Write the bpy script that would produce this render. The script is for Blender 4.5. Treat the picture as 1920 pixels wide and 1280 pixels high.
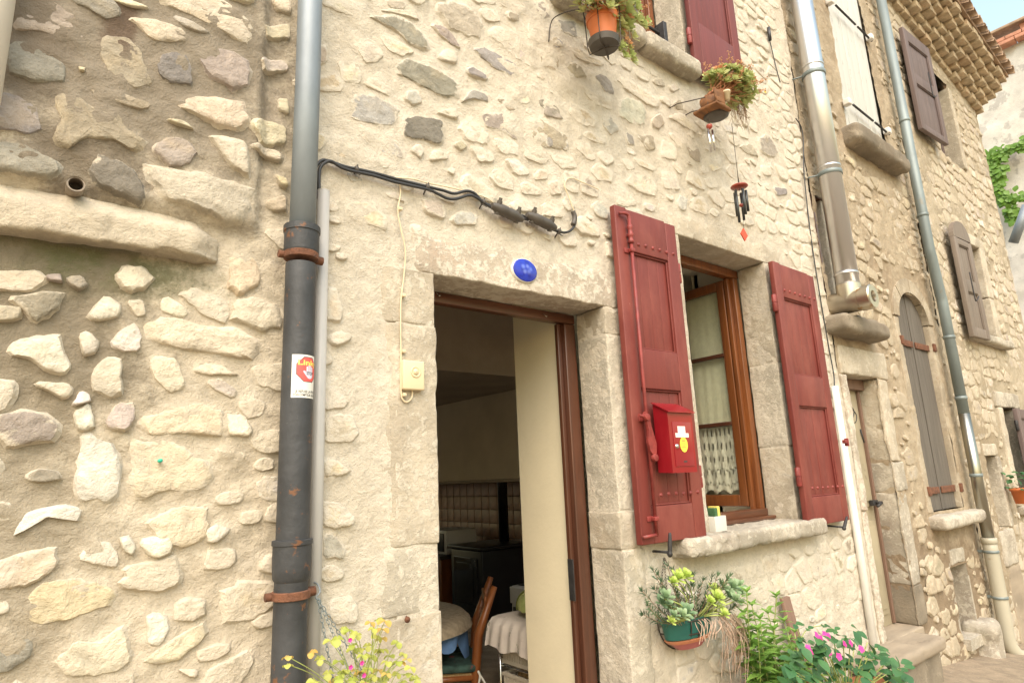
import bpy, math, random
import numpy as np
from mathutils import Vector, Matrix

# ------------------------------------------------------------------ scene, camera, light
for o in list(bpy.data.objects): bpy.data.objects.remove(o)
S = bpy.context.scene
COL = S.collection
CAM_D, CAM_H = 2.0, 1.62
FPX, PITCH, YAW, ROLL = 1174.0, .21409, .67642, -.04316
_cy, _sy, _cp, _sp = math.cos(YAW), math.sin(YAW), math.cos(PITCH), math.sin(PITCH)
_fw = np.array([_sy*_cp, _cy*_cp, _sp]); _r0 = np.array([_cy, -_sy, 0.]); _u0 = np.cross(_r0, _fw)
_c, _s = math.cos(ROLL), math.sin(ROLL)
_rt, _up = _c*_r0+_s*_u0, -_s*_r0+_c*_u0
cam = bpy.data.objects.new('camera', bpy.data.cameras.new('camera')); COL.objects.link(cam)
cam.data.sensor_width = 36; cam.data.lens = 36*FPX/1920
cam.data.clip_start = .05; cam.data.clip_end = 500
cam.matrix_world = Matrix(((_rt[0], _up[0], -_fw[0], 0), (_rt[1], _up[1], -_fw[1], -CAM_D), (_rt[2], _up[2], -_fw[2], CAM_H), (0, 0, 0, 1)))
S.camera = cam

SUN_EL, SUN_AZ = math.radians(50), math.radians(-38)      # azimuth from straight out of the facade towards +x
W = bpy.data.worlds.new('World'); S.world = W; W.use_nodes = True
nt = W.node_tree; bg = nt.nodes['Background']
sky = nt.nodes.new('ShaderNodeTexSky'); sky.sky_type = 'NISHITA'; sky.sun_disc = False
sky.sun_elevation = SUN_EL; sky.sun_rotation = math.pi - SUN_AZ
sky.air_density = 2.6; sky.dust_density = 3.0; sky.ozone_density = 0.
nt.links.new(sky.outputs[0], bg.inputs[0]); bg.inputs[1].default_value = .15
sun = bpy.data.objects.new('sun', bpy.data.lights.new('sun', 'SUN')); COL.objects.link(sun)
sun.data.energy = 1.5; sun.data.angle = math.radians(60); sun.data.color = (1, .93, .91)
_to = Vector((math.sin(SUN_AZ)*math.cos(SUN_EL), -math.cos(SUN_AZ)*math.cos(SUN_EL), math.sin(SUN_EL)))
sun.rotation_euler = (_to).to_track_quat('Z', 'Y').to_euler(); sun.location = (2, -6, 8)
S.view_settings.view_transform = 'Standard'; S.view_settings.look = 'None'
S.view_settings.exposure = 1.05; S.view_settings.gamma = 1.0
S.render.engine = 'CYCLES'; S.cycles.max_bounces = 6; S.cycles.diffuse_bounces = 3; S.cycles.glossy_bounces = 3

def ray(px, py): return _fw + _rt*(px-960)/FPX - _up*(py-640)/FPX
def P(px, py, y=0.0):
    """photo pixel -> point on the plane parallel to the facade at depth y (facade is y = 0)"""
    d = ray(px, py); t = (y+CAM_D)/d[1]
    return np.array([d[0]*t, y, CAM_H+d[2]*t])
def PX(px, py, x):
    d = ray(px, py); t = x/d[0]
    return np.array([x, -CAM_D+d[1]*t, CAM_H+d[2]*t])

# ------------------------------------------------------------------ noise
def _hash(ix, iy, iz, seed):
    with np.errstate(over='ignore'):
        h = (ix.astype(np.uint32)*np.uint32(374761393) ^ iy.astype(np.uint32)*np.uint32(668265263) ^ iz.astype(np.uint32)*np.uint32(2246822519)) + np.uint32((seed*3266489917) & 0xffffffff)
        h = (h ^ (h >> np.uint32(13)))*np.uint32(1274126177)
        h = (h ^ (h >> np.uint32(16)))*np.uint32(2654435761)
        h ^= h >> np.uint32(15)
    return h.astype(np.float64)/4294967295.0
def vnoise(p, seed=0):
    p = np.asarray(p, float); i = np.floor(p).astype(np.int64); f = p-i; f = f*f*(3-2*f)
    i = i + 100000
    r = 0
    for dx in (0, 1):
        for dy in (0, 1):
            for dz in (0, 1):
                w = (f[:, 0] if dx else 1-f[:, 0])*(f[:, 1] if dy else 1-f[:, 1])*(f[:, 2] if dz else 1-f[:, 2])
                r = r + w*_hash(i[:, 0]+dx, i[:, 1]+dy, i[:, 2]+dz, seed)
    return r*2-1
def fbm(p, scale, octv=4, seed=0, gain=.5):
    p = np.asarray(p, float)*scale; a = 1.; t = 0; n = 0
    for k in range(octv):
        t = t + a*vnoise(p, seed+k*17); n += a; a *= gain; p = p*2.03+11.7
    return t/n
def sstep(a, b, x): t = np.clip((x-a)/(b-a), 0, 1); return t*t*(3-2*t)

# ------------------------------------------------------------------ object helpers
WLOC = {}
def root(name, loc, label, cat, group=None):
    o = bpy.data.objects.new(name, None); o.empty_display_size = .05; COL.objects.link(o)
    o.location = loc; WLOC[o.name] = Vector(loc); tag(o, label, cat, group); return o
def tag(o, label=None, cat=None, group=None, kind=None):
    if label: o['label'] = label
    if cat: o['category'] = cat
    if group: o['group'] = group
    if kind: o['kind'] = kind
    return o
def attach(o, parent):
    if parent is not None:
        o.parent = parent; off = WLOC.get(parent.name, Vector((0, 0, 0))); o.location = Vector(o.location)-off
def mesh_from(name, geom, smooth=True, cols=None):
    v, f = geom
    m = bpy.data.meshes.new(name); m.from_pydata([tuple(map(float, a)) for a in v], [], [tuple(int(k) for k in a) for a in f])
    if smooth: m.polygons.foreach_set('use_smooth', [True]*len(m.polygons))
    if cols is not None:
        at = m.color_attributes.new('col', 'FLOAT_COLOR', 'POINT'); at.data.foreach_set('color', np.asarray(cols, np.float32).ravel())
    m.update(); return m
def mk(name, geom, mat, parent=None, smooth=True, cols=None, flatangle=None):
    """link one mesh object whose vertices are given in world metres"""
    if isinstance(geom, list): geom = join(geom)
    m = mesh_from(name, geom, smooth, cols); m.materials.append(mat)
    o = bpy.data.objects.new(name, m); COL.objects.link(o); attach(o, parent)
    if smooth and flatangle is not None:
        m.set_sharp_from_angle(angle=math.radians(flatangle))
    return o
def place(name, mesh, M, parent):
    """a shared-mesh piece placed by a world matrix under its parent"""
    o = bpy.data.objects.new(name, mesh); COL.objects.link(o)
    off = WLOC.get(parent.name, Vector((0, 0, 0))) if parent else Vector((0, 0, 0))
    o.matrix_world = Matrix.Translation(-off) @ M
    o.parent = parent
    return o
def join(gs):
    V = []; F = []; n = 0
    for v, f in gs:
        V += [tuple(a) for a in v]; F += [tuple(k+n for k in a) for a in f]; n += len(v)
    return V, F
def box(x0, x1, y0, y1, z0, z1):
    v = [(x0, y0, z0), (x1, y0, z0), (x1, y1, z0), (x0, y1, z0), (x0, y0, z1), (x1, y0, z1), (x1, y1, z1), (x0, y1, z1)]
    return v, [(0, 3, 2, 1), (4, 5, 6, 7), (0, 1, 5, 4), (1, 2, 6, 5), (2, 3, 7, 6), (3, 0, 4, 7)]
def bev(x0, x1, y0, y1, z0, z1, b=.004, seg=2):
    """box with rounded edges"""
    return rbox(x0, x1, y0, y1, z0, z1, b, None, 0, 0, seg)
def rbox(x0, x1, y0, y1, z0, z1, r=.01, cell=None, amp=0., seed=0, seg=2, nscale=9, ridged=0):
    """rounded box, optionally subdivided into cells and roughened: dressed stone, boards, cases"""
    lo = np.array([x0, y0, z0]); hi = np.array([x1, y1, z1]); sz = hi-lo; r = min(r, sz.min()*.49)
    ax = []
    for k in range(3):
        inner = sz[k]-2*r
        n = max(1, int(round(inner/cell))) if cell else 1
        e = r*(1-np.cos(np.linspace(0, math.pi/2, seg+1)))if False else np.linspace(0, r, seg+1)
        ax.append(np.concatenate([lo[k]+e[:-1], np.linspace(lo[k]+r, hi[k]-r, n+1), hi[k]-e[:-1][::-1]]))
    idx = {}; V = []; F = []
    def vid(i, j, k):
        key = (i, j, k)
        if key not in idx: idx[key] = len(V); V.append((ax[0][i], ax[1][j], ax[2][k]))
        return idx[key]
    n = [len(a)-1 for a in ax]
    for i in range(n[0]):
        for j in range(n[1]):
            F.append((vid(i, j, 0), vid(i, j+1, 0), vid(i+1, j+1, 0), vid(i+1, j, 0))); F.append((vid(i, j, n[2]), vid(i+1, j, n[2]), vid(i+1, j+1, n[2]), vid(i, j+1, n[2])))
    for i in range(n[0]):
        for k in range(n[2]):
            F.append((vid(i, 0, k), vid(i+1, 0, k), vid(i+1, 0, k+1), vid(i, 0, k+1))); F.append((vid(i, n[1], k), vid(i, n[1], k+1), vid(i+1, n[1], k+1), vid(i+1, n[1], k)))
    for j in range(n[1]):
        for k in range(n[2]):
            F.append((vid(0, j, k), vid(0, j, k+1), vid(0, j+1, k+1), vid(0, j+1, k))); F.append((vid(n[0], j, k), vid(n[0], j+1, k), vid(n[0], j+1, k+1), vid(n[0], j, k+1)))
    V = np.array(V); c = np.clip(V, lo+r, hi-r); d = V-c; L = np.abs(d).max(1)
    nn = np.linalg.norm(d, axis=1); nn[nn == 0] = 1
    V = c+d/nn[:, None]*L[:, None]
    if amp:
        q = V+seed*3.7
        nx = fbm(q, nscale, 4, seed); ny = fbm(q, nscale, 4, seed+5); nz = fbm(q, nscale, 4, seed+9)
        V = V+np.stack([nx, ny, nz], 1)*amp
        chip = np.clip(fbm(q, nscale*2.2, 3, seed+3)-.25, 0, 1)*amp*2.5
        V = V-(d/nn[:, None])*chip[:, None]
    return V, F
def frame_of(d):
    d = np.asarray(d, float); d = d/np.linalg.norm(d)
    a = np.array([0, 0, 1.]) if abs(d[2]) < .9 else np.array([1., 0, 0])
    u = np.cross(d, a); u /= np.linalg.norm(u); return u, np.cross(d, u)
def tube(path, r, n=10, caps=True, closed=False):
    path = [np.asarray(p, float) for p in path]; m = len(path); rs = r if hasattr(r, '__len__') else [r]*m
    V = []; F = []; pu = None
    for i in range(m):
        if closed: t = path[(i+1) % m]-path[i-1]
        else: t = path[min(i+1, m-1)]-path[max(i-1, 0)]
        if np.linalg.norm(t) < 1e-9: t = np.array([0, 0, 1.])
        t = t/np.linalg.norm(t)
        if pu is None: u, w = frame_of(t)
        else:
            u = pu-t*(pu@t); u /= np.linalg.norm(u); w = np.cross(t, u)
        pu = u
        for k in range(n):
            a = 2*math.pi*k/n; V.append(path[i]+rs[i]*(math.cos(a)*u+math.sin(a)*w))
    for i in range(m if closed else m-1):
        j = (i+1) % m
        for k in range(n): F.append((i*n+k, i*n+(k+1) % n, j*n+(k+1) % n, j*n+k))
    if caps and not closed:
        F.append(tuple(range(n))[::-1]); F.append(tuple((m-1)*n+k for k in range(n)))
    return V, F
def spline(pts, k=6):
    pts = [np.asarray(p, float) for p in pts]; out = []
    for i in range(len(pts)-1):
        p0 = pts[max(i-1, 0)]; p1 = pts[i]; p2 = pts[i+1]; p3 = pts[min(i+2, len(pts)-1)]
        for s in range(k):
            t = s/k; out.append(.5*((2*p1)+(-p0+p2)*t+(2*p0-5*p1+4*p2-p3)*t*t+(-p0+3*p1-3*p2+p3)*t**3))
    out.append(pts[-1]); return out
def lathe(prof, c=(0, 0, 0), n=24, axis='z', cap=True):
    V = []; F = []
    for r, h in prof:
        for k in range(n):
            a = 2*math.pi*k/n; p = (r*math.cos(a), r*math.sin(a), h)
            if axis == 'y': p = (p[0], p[2], p[1])
            elif axis == 'x': p = (p[2], p[0], p[1])
            V.append((c[0]+p[0], c[1]+p[1], c[2]+p[2]))
    m = len(prof)
    for i in range(m-1):
        for k in range(n): 
            q = (i*n+k, i*n+(k+1) % n, (i+1)*n+(k+1) % n, (i+1)*n+k); F.append(q if axis != 'y' else q[::-1])
    if cap:
        F.append(tuple(range(n))[::-1]); F.append(tuple((m-1)*n+k for k in range(n)))
    return V, F
def prism(poly, y0, y1):
    """polygon in the x-z plane (counter-clockwise seen from -y), between y0 (front) and y1"""
    n = len(poly); V = [(p[0], y0, p[1]) for p in poly]+[(p[0], y1, p[1]) for p in poly]
    F = [tuple(range(n)), tuple(range(2*n-1, n-1, -1))]
    for i in range(n): j = (i+1) % n; F.append((i, i+n, j+n, j))
    return V, F

# ------------------------------------------------------------------ materials
def new_mat(name):
    m = bpy.data.materials.new(name); m.use_nodes = True; t = m.node_tree; return m, t, t.nodes['Principled BSDF']
def N(t, typ, **kw):
    n = t.nodes.new(typ)
    for k, v in kw.items():
        if k.startswith('i_'): n.inputs[k[2:].replace('_', ' ')].default_value = v
        else: setattr(n, k, v)
    return n
def mixrgb(t, a, b, fac, mode='MIX'):
    n = t.nodes.new('ShaderNodeMix'); n.data_type = 'RGBA'; n.blend_type = mode; n.clamp_factor = True
    for sock, v in ((n.inputs[0], fac), (n.inputs[6], a), (n.inputs[7], b)):
        if hasattr(v, 'is_output'): t.links.new(v, sock)
        elif sock.type == 'RGBA': sock.default_value = (*v, 1) if len(v) == 3 else v
        else: sock.default_value = v
    return n.outputs[2]
def math_(t, op, a, b=0., clamp=False):
    n = t.nodes.new('ShaderNodeMath'); n.operation = op; n.use_clamp = clamp
    for s, v in ((n.inputs[0], a), (n.inputs[1], b)):
        if hasattr(v, 'is_output'): t.links.new(v, s)
        else: s.default_value = v
    return n.outputs[0]
def ramp(t, fac, a, b):
    n = t.nodes.new('ShaderNodeMapRange'); n.interpolation_type = 'SMOOTHSTEP'; t.links.new(fac, n.inputs[0])
    n.inputs[1].default_value = a; n.inputs[2].default_value = b; return n.outputs[0]
def coords(t, scale=(1, 1, 1), kind='Object'):
    c = t.nodes.new('ShaderNodeTexCoord'); m = t.nodes.new('ShaderNodeMapping'); m.inputs['Scale'].default_value = scale
    t.links.new(c.outputs[kind], m.inputs[0]); return m.outputs[0]
def noise(t, vec, scale, detail=4, rough=.55, dist=0.):
    n = t.nodes.new('ShaderNodeTexNoise'); n.inputs['Scale'].default_value = scale; n.inputs['Detail'].default_value = detail
    n.inputs['Roughness'].default_value = rough; n.inputs['Distortion'].default_value = dist
    t.links.new(vec, n.inputs['Vector']); return n.outputs['Fac']
def bump(t, bsdf, hs, dist=.01):
    prev = None
    for h, st in hs:
        b = t.nodes.new('ShaderNodeBump'); b.inputs['Strength'].default_value = st; b.inputs['Distance'].default_value = dist
        t.links.new(h, b.inputs['Height'])
        if prev: t.links.new(prev, b.inputs['Normal'])
        prev = b.outputs[0]
    t.links.new(prev, bsdf.inputs['Normal'])
def mat(name, base, rough=.7, metal=0., var=.2, scale=6., bumps=.15, bscale=60., spot=None, stretch=(1, 1, 1), coat=0., trans=0., sss=0., spec=None, hue=None):
    m, t, b = new_mat(name); vec = coords(t, stretch); base = np.array(base, float)
    n1 = noise(t, vec, scale, 6, .6)
    lo = tuple(np.clip(base*(1-var), 0, 1)); hi = tuple(np.clip(base*(1+var), 0, 1))
    c = mixrgb(t, lo, hi, ramp(t, n1, .3, .7))
    if hue is not None: c = mixrgb(t, c, hue, math_(t, 'MULTIPLY', ramp(t, noise(t, vec, scale*.37, 3), .45, .7), .6))
    if spot:
        for sc, th, colr, amt in spot:
            n2 = noise(t, vec, sc, 8, .65); c = mixrgb(t, c, colr, math_(t, 'MULTIPLY', ramp(t, n2, th, th+.06), amt))
    t.links.new(c, b.inputs['Base Color']); b.inputs['Roughness'].default_value = rough; b.inputs['Metallic'].default_value = metal
    if coat: b.inputs['Coat Weight'].default_value = coat
    if spec is not None: b.inputs['Specular IOR Level'].default_value = spec
    if trans: b.inputs['Transmission Weight'].default_value = trans
    if bumps: bump(t, b, [(noise(t, vec, bscale, 5, .6), bumps)])
    return m
def pale(c, k=.22):
    c = np.array(c, float); l = c@np.array([.3, .59, .11]); return tuple(c+(l-c)*k)
def rubble_mat(name, crust=(.60, .50, .36), gain=1.0):
    """stone whose own colour sits in the 'col' attribute; alpha is how much lime crust clings to it"""
    crust = pale(crust)
    m, t, b = new_mat(name); vec = coords(t)
    at = N(t, 'ShaderNodeAttribute', attribute_name='col'); c = at.outputs['Color']
    n1 = noise(t, vec, 11, 6, .7, .3); n2 = noise(t, vec, 48, 4, .72); n3 = noise(t, vec, 15, 6, .72, .3)
    v = math_(t, 'ADD', math_(t, 'MULTIPLY', ramp(t, n1, .25, .75), .44*gain), .78)
    v = math_(t, 'MULTIPLY', v, math_(t, 'ADD', math_(t, 'MULTIPLY', n2, .44), .78))
    vc = N(t, 'ShaderNodeCombineColor')
    for k in range(3): t.links.new(v, vc.inputs[k])
    c = mixrgb(t, c, vc.outputs[0], 1., 'MULTIPLY')
    c = mixrgb(t, c, (.47, .36, .21), math_(t, 'MULTIPLY', ramp(t, noise(t, vec, 6, 3, .6), .54, .74), .30))
    w = ramp(t, math_(t, 'ADD', n3, math_(t, 'SUBTRACT', at.outputs['Alpha'], .5)), .46, .58)
    c = mixrgb(t, c, crust, math_(t, 'MULTIPLY', w, .9))
    c = mixrgb(t, c, (.15, .125, .10), math_(t, 'MULTIPLY', ramp(t, n2, .60, .74), .32))
    t.links.new(c, b.inputs['Base Color']); b.inputs['Roughness'].default_value = .92; b.inputs['Specular IOR Level'].default_value = .25
    bump(t, b, [(math_(t, 'ADD', math_(t, 'MULTIPLY', n1, 1.5), math_(t, 'MULTIPLY', n2, .55)), .85)], .013)
    return m
def mortar_mat(name, base, alt, dirt=None, dirt_amt=.3, spots=None, pale_=None):
    m, t, b = new_mat(name); vec = coords(t); base = np.array(pale(base)); alt = pale(alt); pale_ = pale(pale_) if pale_ else None
    nb = noise(t, vec, 3.6, 5, .66, .5); nc = noise(t, vec, 16, 6, .72, .4); nd = noise(t, vec, 62, 4, .75)
    c = mixrgb(t, tuple(base), alt, ramp(t, noise(t, vec, 1.7, 3, .6, .6), .38, .66))
    c = mixrgb(t, c, pale_ if pale_ else tuple(np.clip(base*1.12+.03, 0, 1)), math_(t, 'MULTIPLY', ramp(t, nb, .50, .68), .6))
    if dirt is not None: c = mixrgb(t, c, dirt, math_(t, 'MULTIPLY', math_(t, 'SUBTRACT', 1., ramp(t, nb, .30, .44)), dirt_amt))
    c = mixrgb(t, c, tuple(base*.74), math_(t, 'MULTIPLY', math_(t, 'SUBTRACT', 1., ramp(t, nc, .34, .50)), .5))
    c = mixrgb(t, c, tuple(np.clip(base*1.2, 0, 1)), math_(t, 'MULTIPLY', ramp(t, nc, .50, .66), .5))
    c = mixrgb(t, c, tuple(base*.62), math_(t, 'MULTIPLY', ramp(t, nd, .53, .70), .42))
    sv = coords(t, (7, 7, .45)); c = mixrgb(t, c, tuple(base*.74), math_(t, 'MULTIPLY', ramp(t, noise(t, sv, 1.6, 4, .65), .55, .75), .34))
    if spots:
        geo = N(t, 'ShaderNodeNewGeometry'); sx = N(t, 'ShaderNodeSeparateXYZ'); t.links.new(geo.outputs['Position'], sx.inputs[0]); sn = math_(t, 'MULTIPLY', math_(t, 'SUBTRACT', noise(t, vec, 9, 6, .72), .5), 1.6)
        for (cx, cz, rx, rz, colr, amt) in spots:
            dx = math_(t, 'DIVIDE', math_(t, 'SUBTRACT', sx.outputs[0], cx), rx); dz = math_(t, 'DIVIDE', math_(t, 'SUBTRACT', sx.outputs[2], cz), rz)
            d = math_(t, 'ADD', math_(t, 'SQRT', math_(t, 'ADD', math_(t, 'MULTIPLY', dx, dx), math_(t, 'MULTIPLY', dz, dz))), sn)
            c = mixrgb(t, c, colr, math_(t, 'MULTIPLY', math_(t, 'SUBTRACT', 1., ramp(t, d, .45, 1.05)), amt))
    t.links.new(c, b.inputs['Base Color']); b.inputs['Roughness'].default_value = .95; b.inputs['Specular IOR Level'].default_value = .2
    bump(t, b, [(math_(t, 'ADD', math_(t, 'MULTIPLY', nc, 1.3), math_(t, 'MULTIPLY', nd, .75)), .85)], .011)
    return m
def dressed_mat(name, base, flake, amt=.7, scale=14, tint=(.52, .36, .24), th=.5):
    """cut stone with remains of limewash flaking off"""
    base, flake = pale(base), pale(flake)
    m, t, b = new_mat(name); vec = coords(t); nb = noise(t, vec, 3.6, 5, .62); nd = noise(t, vec, 66, 4, .72)
    c = mixrgb(t, tuple(np.array(base)*.8), tuple(np.clip(np.array(base)*1.18, 0, 1)), ramp(t, nb, .3, .7))
    c = mixrgb(t, c, tint, math_(t, 'MULTIPLY', ramp(t, noise(t, vec, 2.9, 3, .6), .5, .7), .35))
    n = noise(t, vec, scale, 7, .72, .3)
    w = ramp(t, math_(t, 'ADD', n, math_(t, 'MULTIPLY', math_(t, 'SUBTRACT', nb, .5), .4)), th, th+.07)
    c = mixrgb(t, c, flake, math_(t, 'MULTIPLY', w, amt))
    c = mixrgb(t, c, tuple(np.array(base)*.5), math_(t, 'MULTIPLY', ramp(t, nd, .55, .74), .5))
    t.links.new(c, b.inputs['Base Color']); b.inputs['Roughness'].default_value = .93; b.inputs['Specular IOR Level'].default_value = .2
    bump(t, b, [(math_(t, 'ADD', math_(t, 'ADD', n, math_(t, 'MULTIPLY', nd, .7)), math_(t, 'MULTIPLY', w, .12)), .7)], .010)
    return m
def wood_mat(name, base, dark, rough=.6, grain=30, axis='z', worn=None, worn_th=.62, coat=0., bumps=.3, var=.5, fade=None):
    m, t, b = new_mat(name); st = {'z': (1, 1, .06), 'x': (.06, 1, 1), 'y': (1, .06, 1)}[axis]; vec = coords(t, st)
    n1 = noise(t, vec, grain, 6, .6, 1.2); n2 = noise(t, vec, grain*4, 4, .6)
    c = mixrgb(t, dark, base, ramp(t, n1, .5-var*.5, .5+var*.5))
    c = mixrgb(t, c, dark, math_(t, 'MULTIPLY', ramp(t, n2, .5, .8), .35))
    if fade is not None: c = mixrgb(t, c, fade, math_(t, 'MULTIPLY', ramp(t, noise(t, coords(t, (1, 1, .5)), 4.5, 6, .65), .42, .68), .65))
    if worn is not None:
        v2 = coords(t, tuple(.25 if s < 1 else 1 for s in st)); w = ramp(t, noise(t, v2, 26, 8, .7), worn_th, worn_th+.05); c = mixrgb(t, c, worn, w)
    t.links.new(c, b.inputs['Base Color']); b.inputs['Roughness'].default_value = rough
    if coat: b.inputs['Coat Weight'].default_value = coat; b.inputs['Coat Roughness'].default_value = .25
    bump(t, b, [(n1, bumps), (n2, bumps*.5)], .004)
    return m
def leaf_mat(name, base, alt, rough=.5, trans=.25):
    m, t, b = new_mat(name)
    oi = N(t, 'ShaderNodeObjectInfo'); vec = coords(t)
    c = mixrgb(t, base, alt, oi.outputs['Random'])
    c = mixrgb(t, c, tuple(np.array(base)*.55), math_(t, 'MULTIPLY', ramp(t, noise(t, vec, 40, 4), .5, .8), .5))
    t.links.new(c, b.inputs['Base Color']); b.inputs['Roughness'].default_value = rough
    tr = N(t, 'ShaderNodeBsdfTranslucent'); t.links.new(c, tr.inputs[0]); mx = N(t, 'ShaderNodeMixShader'); mx.inputs[0].default_value = trans
    out = t.nodes['Material Output']; t.links.new(b.outputs[0], mx.inputs[1]); t.links.new(tr.outputs[0], mx.inputs[2]); t.links.new(mx.outputs[0], out.inputs[0])
    return m

M = {}
M['stone'] = rubble_mat('rubble_limestone', (.55, .47, .345))
M['stone_main'] = rubble_mat('rubble_limestone_washed', (.60, .53, .415))
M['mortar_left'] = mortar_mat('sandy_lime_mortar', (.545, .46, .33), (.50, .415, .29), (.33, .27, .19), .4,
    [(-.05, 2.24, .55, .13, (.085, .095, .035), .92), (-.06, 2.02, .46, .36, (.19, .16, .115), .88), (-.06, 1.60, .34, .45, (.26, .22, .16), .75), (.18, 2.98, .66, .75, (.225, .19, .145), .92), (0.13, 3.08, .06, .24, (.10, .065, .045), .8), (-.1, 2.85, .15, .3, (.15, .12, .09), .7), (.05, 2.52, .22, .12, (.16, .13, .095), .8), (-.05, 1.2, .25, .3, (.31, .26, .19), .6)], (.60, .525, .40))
M['mortar_main'] = mortar_mat('pale_lime_render', (.585, .515, .40), (.55, .475, .355), (.44, .365, .265), .3, None, (.625, .57, .465))
M['mortar_second'] = mortar_mat('ochre_old_render', (.42, .33, .21), (.34, .25, .15), (.195, .15, .10), .55, [(5.6, .4, 1.8, .9, (.20, .145, .095), .75)])
M['mortar_third'] = mortar_mat('weathered_lime_mortar', (.44, .36, .24), (.36, .29, .185), (.21, .17, .115), .45, [(7.3, 1.2, 1.0, 1.6, (.27, .205, .13), .5)])
M['lintel'] = dressed_mat('flaking_limewashed_lintel', (.47, .39, .29), (.62, .555, .44), .9, 26, (.47, .33, .245), .47)
M['jamb'] = dressed_mat('dressed_limestone', (.49, .415, .30), (.59, .525, .405), .7, 22, (.46, .35, .23), .50)
M['jamb_grey'] = dressed_mat('grey_dressed_limestone', (.49, .43, .325), (.62, .55, .43), .8, 30, (.52, .44, .30), .49)
M['sill'] = dressed_mat('weathered_sill_stone', (.41, .355, .27), (.57, .51, .40), .7, 24, (.23, .18, .145), .50)
M['sill_dark'] = dressed_mat('lichen_dark_sill_stone', (.24, .195, .135), (.40, .33, .235), .5, 12, (.14, .10, .065), .58)
M['red_wood'] = wood_mat('oxblood_painted_wood', (.19, .033, .024), (.132, .022, .018), .56, 22, 'z', (.36, .20, .16), .675, 0., .3, .9, (.24, .062, .046))
M['red_wood_old'] = wood_mat('weathered_oxblood_wood', (.20, .045, .040), (.115, .028, .027), .65, 26, 'z', (.30, .17, .13), .66, 0., .35, .8)
M['red_iron'] = mat('oxblood_painted_iron', (.22, .035, .030), .5, 0, .25, 20, .2, 80, [(30, .66, (.36, .22, .17), .7)])
M['varnish'] = wood_mat('varnished_brown_wood', (.26, .085, .022), (.095, .030, .012), .35, 26, 'z', None, .6, .3, .12, .8)
M['varnish_d'] = wood_mat('dark_varnished_wood', (.115, .040, .020), (.050, .020, .012), .35, 26, 'z', None, .6, .3, .12, .8)
M['varnish_x'] = wood_mat('varnished_brown_rail', (.15, .05, .02), (.06, .022, .012), .35, 26, 'x', None, .6, .3, .12, .8)
M['grey_wood'] = wood_mat('silvered_grey_planks', (.165, .145, .12), (.075, .064, .054), .85, 24, 'z', None, .6, 0, .7, .8)
M['white_wood'] = wood_mat('flaking_white_planks', (.58, .575, .54), (.50, .495, .46), .7, 24, 'z', (.36, .35, .32), .60, 0, .5, .8)
M['brown_wood'] = wood_mat('brown_painted_shutter', (.17, .125, .115), (.105, .075, .07), .6, 22, 'z', None, .6, 0, .3, .8)
M['taupe_door'] = mat('faded_taupe_door_paint', (.35, .30, .205), .65, 0, .14, 3, .15, 40, [(5, .62, (.17, .14, .10), .5)])
M['zinc'] = mat('zinc_sheet', (.215, .245, .27), .5, .25, .16, 5, .06, 30, [(22, .66, (.38, .38, .36), .5)], (1, 1, .4))
M['zinc_green'] = mat('weathered_zinc_sheet', (.19, .225, .225), .5, .25, .18, 4, .06, 30, [(9, .62, (.20, .17, .12), .5)], (1, 1, .4))
M['steel'] = mat('brushed_stainless_steel', (.60, .60, .61), .34, 1., .06, 3, .04, 220, None, (1, 1, .02))
M['steel_rust'] = mat('heat_stained_stainless_steel', (.50, .45, .37), .32, 1., .15, 5, .04, 90, [(7, .58, (.38, .22, .10), .7)])
M['steel_dark'] = mat('dull_steel_sleeve', (.36, .35, .30), .28, 1., .1, 4, .03, 120, None, (1, 1, .05))
M['cast_iron'] = mat('old_black_cast_iron', (.045, .047, .051), .55, .15, .3, 6, .2, 50, [(16, .60, (.20, .085, .035), .75), (40, .68, (.22, .21, .19), .5)])
M['rust'] = mat('rusty_iron', (.155, .065, .035), .85, .1, .35, 30, .5, 90, [(40, .58, (.08, .045, .035), .7)])
M['black_iron'] = mat('black_wrought_iron', (.035, .033, .034), .55, .2, .3, 20, .2, 60)
M['wire'] = mat('thin_dark_wire', (.075, .062, .052), .5, .6, .2, 20, 0)
M['black_rubber'] = mat('black_cable_sheath', (.028, .028, .030), .45, 0, .2, 10, .05, 60)
M['cream_wire'] = mat('cream_wire_sheath', (.66, .55, .37), .5, 0, .06, 20, 0)
M['pvc_grey'] = mat('pale_grey_pvc', (.40, .385, .36), .4, 0, .04, 6, .02, 30)
M['pvc_white'] = mat('white_pvc', (.70, .68, .64), .4, 0, .04, 6, .02, 30)
M['pvc_beige'] = mat('beige_pvc', (.40, .37, .29), .42, 0, .06, 3, .03, 30, [(4, .66, (.25, .17, .1), .5)])
M['pvc_dark'] = mat('weathered_drain_pipe', (.26, .21, .16), .6, 0, .2, 20, .1, 50)
M['cream_plastic'] = mat('aged_cream_plastic', (.66, .55, .36), .42, 0, .04, 10, 0)
M['post_red'] = mat('glossy_red_enamel', (.255, .009, .015), .28, 0, .08, 6, .03, 30, [(60, .74, (.6, .2, .16), .6)], coat=.3)
M['enamel_white'] = mat('white_enamel', (.75, .74, .70), .3, 0, .03, 8, 0)
M['paper'] = mat('white_paper_label', (.78, .76, .70), .6, 0, .04, 30, 0)
M['yellow_paper'] = mat('yellow_sticker_paper', (.80, .68, .07), .55, 0, .05, 30, 0)
M['print_black'] = mat('black_print', (.04, .04, .04), .6, 0, .1, 30, 0)
M['print_red'] = mat('red_print', (.75, .10, .09), .55, 0, .12, 30, 0)
M['print_yellow'] = mat('yellow_print', (.85, .78, .15), .55, 0, .05, 30, 0)
M['print_lilac'] = mat('pale_lilac_print', (.62, .62, .74), .55, 0, .12, 40, 0)
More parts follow.
